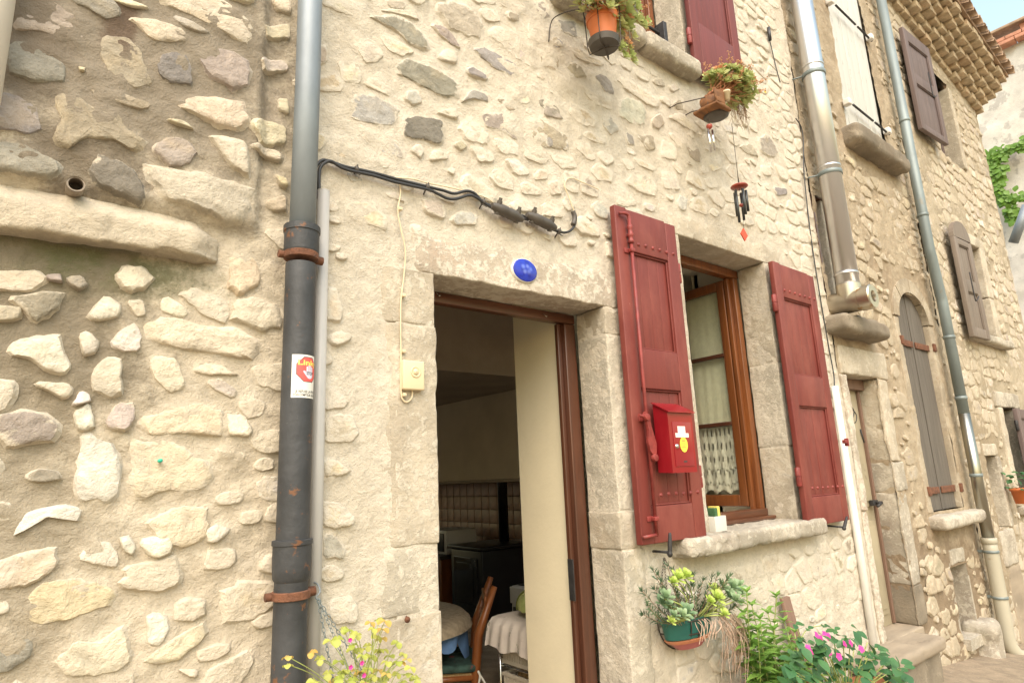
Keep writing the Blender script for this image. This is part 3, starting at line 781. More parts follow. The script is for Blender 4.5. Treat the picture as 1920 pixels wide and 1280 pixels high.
# projecting ledge: sloping mortared top, blunt right end
lx1 = P(408, 450)[0]
v, f = rbox(-1.2, lx1, -.060, .06, 2.292, 2.445, .012, .014, .012, 4, 3, 11)
v = np.array(v); top = sstep(2.36, 2.44, v[:, 2]); v[:, 1] += top*.060*(v[:, 1] < .03)
v[:, 1] += .05*sstep(lx1-.07, lx1+.01, v[:, 0])*(v[:, 1] < .02); v[:, 2] -= .03*sstep(lx1-.10, lx1, v[:, 0])*top; v[:, 2] += .010*np.sin(v[:, 0]*4+.6)
mk('ledge', (v, f), mortar_mat('mortared_ledge', (.52, .44, .31), (.45, .37, .26), (.27, .22, .15), .5), LH)

# ------------------------------------------------------------------ main house
MH = root('stone_house', (2.6, .2, .45), 'cream rubble house with open door and oxblood shutters', 'house')
DX0, DX1, DZ = 1.226, 2.176, 2.41
WX0, WX1, WZ0, WZ1 = 2.834, 3.726, 1.305, 2.92
UX0, UX1, UZ0, UZ1 = 2.25, P(1278, 60)[0], P(1250, 108)[2]+.03, 5.4
REV = .19
JB = [  # dressed stones: x0 x1 z0 z1 material part-depth
    (1.10, 2.34, DZ, 2.615, 'lintel', .20), (.985, DX0, 2.195, DZ-.002, 'jamb', .24), (1.01, DX0+.004, 1.405, 2.190, 'jamb', .24), (.985, DX0, 1.185, 1.403, 'jamb_grey', .24), (.97, DX0+.01, .42, 1.18, 'jamb', .24),
    (DX1, 2.36, 2.275, DZ-.002, 'jamb', REV), (DX1, 2.335, 1.455, 2.270, 'jamb_grey', REV), (DX1-.004, 2.35, 1.285, 1.450, 'jamb', REV), (DX1, 2.36, .42, 1.28, 'jamb_grey', REV),
    (2.70, 3.99, WZ1, 3.085, 'jamb', .20), (2.69, WX0, 2.2, WZ1-.002, 'jamb', .24), (2.70, WX0, 1.305, 2.195, 'jamb_grey', .24),
    (WX1, 3.90, 2.60, WZ1-.002, 'jamb', REV), (WX1, 3.93, 2.26, 2.595, 'jamb', REV), (WX1-.003, 3.89, 1.74, 2.255, 'jamb_grey', REV), (WX1, 3.92, 1.305, 1.735, 'jamb', REV),
    (UX1, UX1+.17, UZ0, 4.75, 'jamb_grey', REV), (UX1, UX1+.15, 4.755, UZ1, 'jamb_grey', REV), (UX0-.16, UX0, UZ0, UZ1, 'jamb', REV)]
holes = [(DX0-.02, DX1+.02, 0, DZ+.02), (WX0-.02, WX1+.02, WZ0-.03, WZ1+.02), (UX0-.02, UX1+.02, UZ0-.02, UZ1)]
mwall = rubble_wall(MH, .715, 4.56, .32, 5.5, .0125, holes, rects([j[:4] for j in JB], .02)+[(2.1, 3.5, UZ0-.14, UZ0+.02), (2.6, 4.15, 1.16, 1.33), (.90, 1.26, .3, 2.45), (1.0, 2.4, 2.6, 2.66)], load(MAIN, (.002, .0065), 5, (.38, .52), (.16, .32)),
    [(1500, .04, .09, .45, .8, 0., .010)], .006, M['mortar_main'], M['stone_main'], 23, 0., (.0008, .0042), 'cccccooobwpl', (.46, .64), 296, .0075, .9, ((.075, .125), (.09, .24), .013, .12))
for n_, (a, b, c, d, mm, dp) in enumerate(JB):
    cell = .022 if n_ < 9 else .028
    v, f = rbox(a, b, -.006-.002*(n_ % 3), dp, c, d, .007, cell, .006, 30+n_, 2, 15); v = np.array(v)
    wob = .045*fbm(v, 12, 3, 90+n_); dist = np.full(len(v), 9.)
    if c in (DZ, WZ1): dist = np.minimum.reduce([v[:, 0]-a, b-v[:, 0], d-v[:, 2]])
    elif a in (UX0-.16,) or b <= DX0+.02 or (b == WX0): dist = v[:, 0]-a
    else: dist = b-v[:, 0]
    v[:, 1] += np.where(v[:, 1] < .03, .024*(1-sstep(.0, .065, dist+wob)), 0)
    mk('lintel' if c in (DZ, WZ1) else 'jamb_stone', (v, f), M[mm], MH)
for (a, b, c, d) in ((DX1+.001, 2.30, .45, DZ-.01), (WX1+.001, 3.86, 1.31, WZ1-.01), (1.06, DX0-.001, .45, DZ-.01), (2.74, WX0-.001, 1.31, WZ1-.01)):
    mk('joint_mortar', rbox(a, b, -.005, REV-.003, c, d, .004, .03, .002, 95), M['mortar_main'], MH)
# sill of the lower window, three stones with rounded nose
sx = [P(1290, 1040, -.1)[0], P(1383, 1010, -.1)[0], P(1447, 1005, -.1)[0], P(1556, 985, -.1)[0]]
for k in range(3): mk('sill_stone', rbox(sx[k]+.003, sx[k+1]-.003, -.115+.008*k, REV+.05, 1.213+.004*(k % 2), 1.308, .026, .016, .010, 61+k, 3, 13), M['sill'], MH)
# sill of the upper window
ux = [P(1052, 25, -.08)[0], P(1215, 85, -.08)[0], P(1318, 150, -.08)[0]]
for k in range(2): mk('sill_stone', rbox(ux[k]+.003, ux[k+1]-.003, -.095, REV+.05, UZ0-.125, UZ0-.006, .034, .025, .007, 71+k, 3, 11), M['sill'], MH)

# room behind the facade (setting)
def struct(name, geom, m): return tag(mk(name, geom, m, None, False), kind='structure')
FZ = .05; RX = 4.42
struct('interior_floor', [box(.2, RX+.2, .20, 7.0, FZ-.1, FZ), box(.2, DX1+.3, .19, .9, FZ-.05, .42)], M['floor_tile'])
struct('interior_ceiling', [box(.2, RX+.2, .57, 1.9, 3.12, 3.22)], M['plaster_white'])  # pale colour stands for the ceiling lit from the window
struct('interior_ceiling', [box(.2, RX+.2, 1.9, 7.0, 2.42, 3.22)], M['ceiling_dark'])  # lower part, its brown standing for shade further from the window
struct('interior_wall', [box(RX, RX+.15, .57, 7.0, FZ, 3.3)], M['plaster_white'])
struct('interior_wall', [box(.2, .35, .57, 7.0, FZ, 3.3), box(.2, .5, 6.9, 7.0, FZ, 3.3), box(3.3, RX+.2, 6.9, 7.0, FZ, 3.3), box(.5, 3.3, 6.9, 7.0, FZ, .95), box(.5, 3.3, 6.9, 7.0, 2.3, 3.3)], M['hood'])  # back wall keeps an unseen opening, added to let skylight into the room
# inner face of the facade with splayed openings
iw = [box(.2, DX0-.06, .52, .57, FZ, 3.2), box(DX1-.076, WX0-.03, .55, .60, FZ, 3.2), box(WX1+.03, RX+.1, .52, .57, FZ, 3.2), box(DX0-.06, DX1-.076, .52, .57, 2.56, 3.2),
      box(WX0-.03, WX1+.03, .52, .57, FZ, 1.25), box(WX0-.03, WX1+.03, .52, .57, 3.03, 3.2)]
struct('interior_wall', iw, M['plaster'])
struct('interior_reveal', [box(DX1-.076, DX1+.02, .255, .55, .1, 2.72), box(DX0-.08, DX0-.02, .255, .55, .1, 2.72), box(DX0-.08, DX1+.02, .25, .55, 2.60, 2.66)], M['plaster'])
struct('interior_reveal', [box(WX0-.06, WX0-.03, .25, .55, 1.2, 3.05), box(WX1+.03, WX1+.07, .25, .55, 1.2, 3.05), box(WX0-.03, WX1+.03, .25, .57, 2.99, 3.05), box(WX0-.03, WX1+.03, .24, .57, 1.22, 1.295)], M['plaster_white'])
# upper room: plain dark box behind the upper window
struct('interior_wall', [box(UX0-.3, UX1+.4, 2.0, 2.1, UZ0-.2, 5.6), box(UX0-.35, UX0-.3, .25, 2.1, UZ0-.2, 5.6), box(UX1+.4, UX1+.45, .25, 2.1, UZ0-.2, 5.6), box(UX0-.3, UX1+.4, .2, 2.1, 5.5, 5.6), box(UX0-.3, UX1+.4, .25, 2.1, UZ0-.2, UZ0-.12)], M['plaster_white'])
# ------------------------------------------------------------------ door frame, window, shutters of the main house
fr = mk('door_frame', [bev(DX0-.01, DX1-.002, .195, .245, 2.362, DZ-.001, .006)], M['varnish_x'], MH, True, None, 35)
jb = mk('door_frame', [bev(DX1-.075, DX1-.003, .196, .246, .42, 2.360, .006), bev(DX1-.100, DX1-.0755, .222, .2455, .42, 2.360, .004)], M['varnish_d'], MH, True, None, 35)
mk('door_frame', [bev(DX0-.01, DX0+.03, .225, .25, .42, 2.360, .006)], M['varnish_d'], MH, True, None, 35)
sp = PX(1080, 1085, DX1-.078)
mk('strike_plate', bev(DX1-.1045, DX1-.099, .205, .243, sp[2]-.09, sp[2]+.09, .002), M['black_iron'], jb)
for q in ((1018, 592), (818, 553)):
    p = P(q[0], q[1]-4, .192); mk('hook', tube(spline([p+[0, 0, 0], p+[-.003, -.012, -.008], p+[.004, -.02, -.018], p+[.014, -.016, -.010]], 4), .0018, 6), M['chrome'], fr)

# lower window: fixed frame, right sash swung inwards to about 90 degrees
WF = mk('window_frame', [bev(WX0-.012, WX1+.012, REV+.002, REV+.06, 2.862, WZ1-.002, .006), bev(WX1-.055, WX1-.004, REV+.001, REV+.059, 1.36, 2.860, .006), bev(WX1-.085, WX1-.0555, REV+.03, REV+.058, 1.36, 2.860, .004), bev(WX0+.002, WX0+.055, REV+.001, REV+.059, 1.36, 2.860, .006)], M['varnish'], MH, True, None, 35)
mk('bottom_rail', [bev(WX0-.010, WX1+.010, REV-.01, REV+.06, 1.309, 1.372, .008), bev(WX0-.010, WX1+.02, REV-.06, REV-.011, 1.3085, 1.33, .006)], M['varnish_x'], WF, True, None, 35)
hx, hy = WX1-.088, REV+.064; SWD = .40; sa = math.radians(92)         # hinge and swing
def sash(u0, u1, w0, w1, z0, z1):
    """box in sash coordinates: u from the hinge towards the free edge, w thickness"""
    v, f = bev(u0, u1, w0, w1, z0, z1, .004); v = np.array(v)
    x = hx-v[:, 0]*math.cos(sa)-v[:, 1]*math.sin(sa); y = hy+v[:, 0]*math.sin(sa)-v[:, 1]*math.cos(sa)
    return np.c_[x, y, v[:, 2]], [t[::1] for t in f]
zb, zt = 1.385, 2.855; th0, th1 = -.038, 0.
SA = mk('window_sash', [sash(0, .055, th0, th1, zb, zt), sash(SWD-.055, SWD, th0, th1, zb, zt), sash(.0555, SWD-.0555, th0, th1, zb, zb+.07), sash(.0555, SWD-.0555, th0, th1, zt-.06, zt)], M['varnish'], MH, True, None, 35)
zz = [zb+.07, zb+.07+.45, zb+.07+.90, zt-.06]
for k in (1, 2): mk('glazing_bar', sash(.0557, SWD-.0557, th0+.002, th1-.002, zz[k]-.013, zz[k]+.013), M['varnish_d'], SA, True, None, 35)
for k in range(3): mk('pane', sash(.050, SWD-.050, th0+.016, th0+.020, zz[k]+(.012 if k else -.004), zz[k+1]-(.012 if k < 2 else -.004)), M['glass'], SA)
# pleated curtains behind the panes, lace at the bottom one
def curtain(z0, z1, w, amp, n, flo, scall=False):
    U = np.linspace(.05, SWD-.05, n); V = []; F = []; nz = 40 if scall else 14
    for k in range(nz+1):
        for u in U:
            zl = z0+(.028*abs(math.sin((u-.05)/(SWD-.10)*math.pi*3)) if scall else 0); t = k/nz; z = z1+(zl-z1)*t
            ww = w-amp*(1+math.sin(u*95+.5*math.sin(z*9)))*(.4+.6*t)
            V.append((hx-u*math.cos(sa)-ww*math.sin(sa), hy+u*math.sin(sa)-ww*math.cos(sa), z))
    for k in range(nz):
        for i in range(n-1):
            if scall:     # openwork: leave small eyelets in bands
                band = (k in (4, 5, 6, 7, 12, 13, 14, 15, 20, 21, 22, 27, 28, 29, 30, 35, 36)); cyc = int(i/3)
                if band and (i % 5 in (1, 2, 3)) and ((i//5+k//4) % 2 == 0): continue
            a = k*n+i; F.append((a, a+1, a+n+1, a+n))
    return V, F
CUR = M['sheer'] = mat('pale_green_sheer_cloth', (.74, .72, .56), .9, 0, .05, 30, .1, 120)
tag(mk('sheer_curtain', curtain(zz[1]-.012, zt-.03, -.052, .0015, 40, 0), CUR), 'plain pale sheer curtain behind the open window sash', 'curtain')
tag(mk('lace_curtain', curtain(zb+.072, zz[1]+.02, -.041, .0042, 90, 0, True), M['lace']), 'short white openwork lace curtain behind the lowest pane', 'curtain')

def rot_about(v, x, y, ang):
    v = np.array(v, float); c, s = math.cos(ang), math.sin(ang); dx, dy = v[:, 0]-x, v[:, 1]-y
    return np.c_[x+c*dx-s*dy, y+s*dx+c*dy, v[:, 2]]
def shutter(house, name, x0, x1, z0, z1, hinge_left, ang, label, wood, iron, y=-.034, th=.034, rod=False, seed=0, panels=((.10, .435), (.555, .86)), rivets=True):
    rng = random.Random(seed); H = z1-z0; Wd = x1-x0; hxx = x0 if hinge_left else x1
    R = lambda g: (rot_about(g[0], hxx, y, ang), g[1])
    yf, yb = y-th, y
    sw = .085; sh = mk(name, R(bev(x0, x0+sw, yf, yb, z0, z1, .006)), wood, house, True, None, 35)
    if label: sh['label'] = label
    mk('stile', R(bev(x1-sw, x1, yf, yb, z0, z1-.012, .006)), wood, sh, True, None, 35)
    zs = [z0]+[z0+H*t for p in panels for t in p]+[z1]
    for k in range(0, len(zs), 2): mk('rail', R(bev(x0+sw+.0015, x1-sw-.0015, yf+.001, yb, zs[k]+.0, zs[k+1]-(.006 if k == len(zs)-2 else 0), .005)), wood, sh, True, None, 35)
    for k in range(1, len(zs)-1, 2):
        n = 4; w = (Wd-2*sw)/n
        for i in range(n): mk('panel_board', R(bev(x0+sw+i*w+.0006, x0+sw+(i+1)*w-.0006, yf+.020+rng.uniform(0, .0015), yb-.002, zs[k]+.001, zs[k+1]-.001, .002)), wood, sh, True, None, 35)
        # moulded rebate round the panel
        a, b, c, d = x0+sw, x1-sw, zs[k], zs[k+1]; e = .009
        mk('panel_moulding', R(join([bev(a+.0005, a+e, yf+.010, yf+.0195, c+.001, d-.001, .003), bev(b-e, b-.0005, yf+.010, yf+.0195, c+.001, d-.001, .003), bev(a+e+.0005, b-e-.0005, yf+.010, yf+.0195, d-e, d-.001, .003), bev(a+e+.0005, b-e-.0005, yf+.010, yf+.0195, c+.001, c+e, .003)])), wood, sh, True, None, 35)
    if rivets:
        for zr in (z1-.155*H*.6-.03, z0+.13*H):
            for i in range(7): 
                xr = x0+.10+(Wd-.14)*i/6
                mk('rivet', R(lathe([(.0095, 0), (.009, -.004), (.005, -.007), (.001, -.0075)], (xr, yf, zr+rng.uniform(-.002, .002)), 8, 'y')), iron, sh)
    hs = x1 if not hinge_left else x0; s = 1 if not hinge_left else -1
    for zh in (z1-.17*H, z0+.175*H):
        mk('hinge', R(join([lathe([(.013, -.055), (.016, -.05), (.016, -.004), (.013, -.002), (.013, .002), (.016, .004), (.016, .05), (.013, .055)], (hs+s*.012, yb-.016, zh), 10), bev(hs-s*.03 if s > 0 else hs, hs if s > 0 else hs+.03, yb-.012, yb-.004, zh-.02, zh+.02, .002)])), iron, sh, True, None, 35)
    if rod:
        xr = x0+.078; g = tube([(xr, yf-.020, z0+.035), (xr, yf-.020, z1-.07)], .0085, 10)
        rd = mk('espagnolette_rod', R(g), iron, sh)
        top = lathe([(.012, 0), (.018, .01), (.012, .02), (.012, .035), (.02, .045), (.012, .055), (.012, .075), (.017, .085), (.010, .10)], (xr, yf-.020, z1-.20), 12)
        mk('rod_finial', R(top), iron, rd)
        mk('rod_hook', R(tube(spline([(xr, yf-.02, z1-.075), (xr-.005, yf-.02, z1-.05), (xr-.03, yf-.018, z1-.045), (xr-.06, yf-.012, z1-.05)], 4), .008, 8)), iron, rd)
        mk('rod_hook', R(tube([(xr, yf-.02, z0+.04), (xr-.085, yf-.014, z0+.036)], .008, 8)), iron, rd)
        for zc in (z1-.235, z0+.11, z0+.56): mk('rod_bracket', R(join([bev(xr-.035, xr+.03, yf-.006, yf-.0002, zc-.012, zc+.012, .002), bev(xr-.013, xr+.013, yf-.033, yf-.006, zc-.010, zc+.010, .004)])), iron, rd, True, None, 35)
        zc = z0+.455
        lev = [(xr-.045, zc+.115), (xr-.03, zc+.135), (xr-.004, zc+.12), (xr+.004, zc+.07), (xr+.03, zc-.01), (xr+.024, zc-.055), (xr+.008, zc-.07), (xr-.016, zc-.045), (xr-.028, zc), (xr-.016, zc+.05), (xr-.026, zc+.095)][::-1]
        mk('lever', R(join([prism(lev, yf-.042, yf-.030), lathe([(.001, -.020), (.016, -.018), (.020, -.008), (.018, 0)], (xr+.012, yf-.030, zc-.075), 12, 'y'), lathe([(.001, -.020), (.016, -.018), (.020, -.008), (.018, 0)], (xr-.02, yf-.030, zc+.11), 12, 'y'), tube([(xr-.02, yf-.036, zc+.11), (xr-.07, yf-.036, zc+.118)], .007, 8)])), iron, rd, True, None, 40)
    return sh
shL = shutter(MH, 'shutter', 2.238, 2.708, 1.303, 2.928, False, math.radians(-1.0), 'left lower oxblood shutter, the one carrying the red mailbox', M['red_wood'], M['red_iron'], -.044, .036, True, 1)
shR = shutter(MH, 'shutter', 3.705, 4.25, 1.268, 2.905, True, math.radians(1.0), 'right lower oxblood shutter beside the white conduit', M['red_wood'], M['red_iron'], -.044, .036, False, 2)
shU = shutter(MH, 'shutter', 3.10, 3.665, 4.03, 5.45, True, math.radians(.5), 'weathered oxblood shutter of the upper window', M['red_wood_old'], M['red_iron'], -.044, .036, False, 3, ((.27, .62), (.70, .93)), False)
# catch on the free edge of the right shutter
p = P(1578, 828, -.07); mk('latch', [bev(p[0]-.02, p[0]+.012, -.105, -.081, p[2]-.012, p[2]+.012, .004), bev(p[0]+.006, p[0]+.018, -.11, -.083, p[2]-.03, p[2]+.022, .004)], M['red_iron'], shR, True, None, 35)
# wrought iron shutter dogs driven into the wall
for (q0, q1, q2, lab) in (((1226, 1033, 0.), (1256, 1035, -.10), (1256, 998, -.105), 'black iron shutter dog under the left lower shutter'), ((1550, 984, 0.), (1583, 988, -.10), (1588, 968, -.10), 'black iron shutter dog under the right lower shutter')):
    a, b = P(*q0), P(*q1); c = P(*q2); dn = b+(b-c)*.25
    tag(mk('shutter_dog', [tube([a+[0, .05, 0], b], .006, 8), tube(spline([dn, b+(b-c)*.08, b, b+(c-b)*.5, c], 3), [.004, .009, .012]+[.013]*3+[.010]*4+[.008]*2+[.005], 8)], M['black_iron']), lab, 'shutter dog', 'shutter dogs')
# upper window: brown frame, glass, low iron guard rail
UF = mk('window_frame', [bev(UX1-.055, UX1-.004, REV+.002, REV+.06, UZ0, UZ1, .006), bev(UX1-.095, UX1-.0555, REV+.03, REV+.068, UZ0+.04, UZ1, .006), bev(UX0+.004, UX0+.06, REV+.002, REV+.06, UZ0, UZ1, .006), bev(UX0+.0605, UX1-.0555, REV+.002, REV+.06, UZ0, UZ0+.05, .006), bev((UX0+UX1)/2-.04, (UX0+UX1)/2+.04, REV+.02, REV+.058, UZ0+.0505, UZ1, .006)], M['varnish'], MH, True, None, 35)
for a, b in ((UX0+.06, (UX0+UX1)/2-.04), ((UX0+UX1)/2+.04, UX1-.0955)): mk('pane', box(a, b, REV+.04, REV+.045, UZ0+.05, UZ1), M['glass'], UF)
gx1 = P(1240, 75, .02)[0]
tag(mk('window_guard', [tube([(UX0, .03, UZ0+.06), (gx1, .03, UZ0+.06)], .009, 8), tube([(UX0, .03, UZ0+.155), (gx1, .03, UZ0+.155)], .009, 8), bev(gx1-.004, gx1+.03, -.01, .06, UZ0+.02, UZ0+.22, .003)], M['black_iron'], None, True, None, 40), 'low black iron guard rail across the upper window', 'railing')
sp = P(1250, 92, -.02)
def shellish(c, r, seed):
    pts = []; 
    for i in range(60):
        a = i*.28; rr = r*(1-i/75); pts.append((c[0]+rr*math.cos(a), c[1]+.3*rr*math.sin(a*.5), c[2]+.6*r+rr*math.sin(a)*.75))
    return tube(pts, [max(.004, r*.36*(1-i/75)) for i in range(60)], 8)
tag(mk('sea_shell', shellish((P(1252, 98, .0)[0], .0, UZ0), .035, 1), M['plaster_white']), 'curled cream shell lying on the upper window sill', 'shell')
tag(mk('sea_shell', shellish((P(1268, 103, -.03)[0], -.03, UZ0-.004), .02, 2), M['plaster_white']), 'smaller cream shell on the upper sill next to the larger shell', 'shell')
# ------------------------------------------------------------------ second house
M['arch'] = dressed_mat('ochre_arch_stone', (.40, .325, .22), (.50, .425, .31), .6, 18, (.34, .25, .16), .52)
SH = root('stone_house', (5.7, .2, .15), 'narrow ochre house with arched grey shutter and steel flue', 'house')
D2 = (4.665, 5.20, .47, 2.25); A2 = (5.86, 6.55, 1.20, 3.10); W2 = (5.50, 6.30, 4.47, 6.6); N2 = (6.0, 6.36, .24, .78); S2 = (4.61, 4.78, 2.80, 3.62)
acx, acr = (A2[0]+A2[1])/2, (A2[1]-A2[0])/2; spring = A2[3]-.27
def arch_z(x): return spring+.27*math.sqrt(max(0, 1-((x-acx)/acr)**2))
arch_holes = [(A2[0], A2[1], A2[2], spring)]+[(acx-acr*math.sqrt(1-t*t), acx+acr*math.sqrt(1-t*t), spring+.27*(t-.1), spring+.27*t) for t in [.1*k for k in range(1, 10)]]
blocks2 = [(4.60, 5.40, 2.25, 2.46, 'jamb', .16), (5.20, 5.36, 1.62, 2.245, 'jamb', .16), (5.20, 5.40, 1.40, 1.615, 'sill', .16), (5.20, 5.37, .74, 1.395, 'sill', .16), (5.20, 5.36, .47, .735, 'sill_dark', .16), (4.58, 4.665, 1.3, 2.245, 'lintel', .16), (4.58, 4.66, .2, 1.295, 'lintel', .16),
    (6.02, 6.34, .785, .90, 'sill', .12)]
w2 = rubble_wall(SH, 4.56, 6.80, -.2, 6.9, .019, [D2, W2, N2, S2]+arch_holes, rects([b[:4] for b in blocks2], .02)+[(5.74, 6.70, .98, 3.25), (5.3, 6.45, 4.2, 6.9), (4.45, 5.3, 2.48, 2.68)], [],
    [(1500, .04, .10, .45, .8, 0., .012)], .008, M['mortar_second'], rubble_mat('ochre_rubble', (.43, .345, .225)), 41, 0., (.001, .007), 'coobpcbo', (.42, .64), 200, .014, .9, ((.08, .15), (.09, .26), .016, .15))
for n_, (a, b, c, d, mm, dp) in enumerate(blocks2):
    mk('lintel' if n_ in (0, 7) else 'jamb_stone', rbox(a, b, -.010-.003*(n_ % 3), dp, c, d, .012, .035, .010, 130+n_, 2, 12), M[mm], SH)
mk('joint_mortar', rbox(5.203, 5.34, .004, .155, .48, 2.24, .004, .05, .002, 96), M['mortar_second'], SH)
for k in range(4):      # arch stones
    t0, t1 = math.pi*(k/4), math.pi*((k+1)/4); pts = []
    for t in np.linspace(t1-.02, t0+.02, 6): pts.append((acx+(acr-.01)*math.cos(t), spring+.26*math.sin(t)))
    for t in np.linspace(t0+.02, t1-.02, 6): pts.append((acx+(acr+.10)*math.cos(t), spring+.39*math.sin(t)))
    mk('arch_stone', prism(pts, -.010, .14), M['arch'], SH, False)
mk('jamb_stone', rbox(A2[0]-.10, A2[0]+.004, -.002, .14, A2[2], spring, .015, .04, .008, 151), M['arch'], SH)
mk('jamb_stone', rbox(A2[1]-.004, A2[1]+.10, -.002, .14, A2[2], spring, .015, .04, .008, 152), M['arch'], SH)
# arched plank shutter
PL = None
for k in range(4):
    a = A2[0]+(A2[1]-A2[0])*k/4+.003; b = A2[0]+(A2[1]-A2[0])*(k+1)/4-.003
    top = [(x, arch_z(x)-.005) for x in np.linspace(b, a, 6)]
    g = prism([(a, A2[2]+.01), (b, A2[2]+.01)]+top, .045+.005*(k % 2), .085)
    if PL is None: PL = mk('plank_shutter', g, M['grey_wood'], SH, False)
    else: mk('plank', g, M['grey_wood'], PL, False)
for z, s in ((2.62, 1), (1.37, 0)):
    for a, b in ((A2[0]-.05, acx-.03), (acx+.03, A2[1]+.05)):
        mk('strap_hinge', join([bev(a, b, .030, .044, z-.028, z+.028, .004), bev(a if a < acx-.1 else b-.05, (a+.05) if a < acx-.1 else b, -.015, .03, z-.035, z+.04, .006)]), M['rust'], PL, True, None, 35)
mk('sill_stone', rbox(5.75, 6.72, -.13, .1, 1.08, 1.185, .04, .03, .010, 160, 3, 9), M['sill'], SH)
mk('sill_stone', rbox(5.34, 6.46, -.14, .1, 4.28, 4.455, .05, .035, .016, 161, 3, 7), M['sill_dark'], SH)
v, f = rbox(4.47, 5.22, -.16, .1, 2.52, 2.66, .05, .03, .014, 162, 3, 8); v = np.array(v); v[:, 2] -= .07*sstep(.0, .3, v[:, 0]-4.9)*0; mk('sill_stone', (v, f), M['sill_dark'], SH)
# white plank shutters of the upper window
WS = None
for k in range(6):
    a = W2[0]+(W2[1]-W2[0])*k/6+.002; b = W2[0]+(W2[1]-W2[0])*(k+1)/6-.002; g = bev(a, b, .012+.003*(k % 2), .05, W2[2]+.005, W2[3], .003)
    if WS is None: WS = mk('plank_shutter', g, M['white_wood'], SH, True, None, 35)
    else: mk('plank', g, M['white_wood'], WS, True, None, 35)
for zc in (4.72, 5.75):
    mk('shutter_bar', [tube([(5.60, -.03, zc+.02), (6.0, -.03, zc)], .010, 8), tube([(6.05, -.03, zc), (6.36, -.03, zc-.02)], .010, 8)], M['black_iron'], WS)
    for xh in (W2[0]-.02, W2[1]+.02): mk('hinge_knob', bev(xh-.03, xh+.03, -.06, .0, zc-.03, zc+.03, .01), M['pvc_white'], WS, True, None, 35)
# house door
DL = mk('door', bev(D2[0]-.03, D2[1]+.03, .150, .20, D2[2], D2[3]+.02, .004), M['taupe_door'], SH, True, None, 35)
mk('door_head', bev(D2[0], D2[1], .10, .149, 2.17, 2.248, .005), M['board'], DL, True, None, 35)
mk('door_panel', join([bev(4.69, 5.10, .138, .1495, 1.30, 2.08, .004), bev(4.72, 5.07, .130, .1378, 1.34, 2.04, .004)]), M['taupe_door'], DL, True, None, 35)
mk('door_panel', join([bev(4.69, 5.10, .138, .1495, .55, 1.20, .004), bev(4.72, 5.07, .130, .1378, .59, 1.16, .004)]), M['taupe_door'], DL, True, None, 35)
mk('door_edge_strip', bev(5.145, 5.17, .128, .1492, .48, 2.165, .003), M['board'], DL, True, None, 35)
p = PX(1638, 942, 5.08); mk('door_handle', join([bev(5.04, 5.12, .10, .1295, p[2]-.02, p[2]+.02, .004), tube([(5.08, .11, p[2]), (5.08, .06, p[2])], .012, 8), tube([(5.08, .06, p[2]), (5.00, .06, p[2]-.02)], .010, 8)]), M['black_iron'], DL)
# scrawl on the door
q = PX(1594, 757, 4.9); q = np.array([4.84, .1285, 1.93])
def stroke(pts, r=.004): return tube([(q[0]+a, .1285, q[2]+b) for a, b in pts], r, 5)
mk('graffiti', join([stroke(spline([(.05, .09), (.0, .07), (.03, .03), (.06, -.01), (.01, -.04), (-.02, -.02)], 4)), stroke(spline([(.10, -.06), (.11, .04), (.13, .11), (.18, .08), (.15, .03), (.11, .02)], 4)), stroke(spline([(.13, -.02), (.19, .0), (.21, .05), (.16, .09)], 4)), stroke([(.24, -.06), (.27, -.16)], .006)]), M['print_black'], DL)
# recesses
mk('niche', [box(N2[0]-.02, N2[1]+.02, .32, .35, N2[2]-.1, N2[3]+.05), box(N2[1], N2[1]+.03, .0, .32, N2[2], N2[3]), box(N2[0]-.03, N2[0], .0, .32, N2[2], N2[3]), box(N2[0], N2[1], -.05, .32, N2[2]-.08, N2[2]), box(N2[0], N2[1], .0, .32, N2[3], N2[3]+.03)], M['sill'], SH, False)
SL = mk('slit_window', [box(S2[0]-.02, S2[1]+.02, .14, .17, S2[2]-.05, S2[3]+.05), box(S2[0]-.03, S2[0]-.002, .004, .14, S2[2], S2[3]), box(S2[0], S2[1]+.02, .0, .14, S2[3], S2[3]+.03)], M['varnish_d'], SH, False)
mk('slit_jamb', rbox(S2[1]-.045, S2[1]+.02, .01, .139, S2[2], S2[3], .008, .03, .004, 170), M['jamb_grey'], SL)
mk('wall_core', [box(4.40, 6.80, .40, .45, -.3, 6.9), box(4.44, 4.60, .05, .12, -.3, 6.9), box(W2[0]-.06, W2[1]+.06, .08, .11, W2[2]-.05, 6.9)], M['mortar_second'], SH, False)
# doorstep, a slab on a rough base
st = root('doorstep', (4.7, -.05, .1), 'worn stone doorstep slab in front of the taupe door', 'step')
mk('slab', rbox(4.08, 5.03, -.23, .15, .385, .468, .03, .03, .008, 171, 3, 8), M['step'], st)
mk('threshold', rbox(4.60, 5.22, -.03, .22, .36, .470, .01, .04, .004, 174), M['step'], st)
mk('base', rbox(4.10, 4.99, -.19, .12, -.05, .384, .02, .05, .016, 172, 2, 6), M['sill_dark'], st)
bs = P(1860, 1178, -.08); tag(mk('kerb_stone', rbox(bs[0]-.16, bs[0]+.06, -.14, .1, -.1, .33, .06, .04, .03, 173, 3, 5), M['sill']), 'rough boulder at the wall foot beside the beige drainpipe', 'stone')

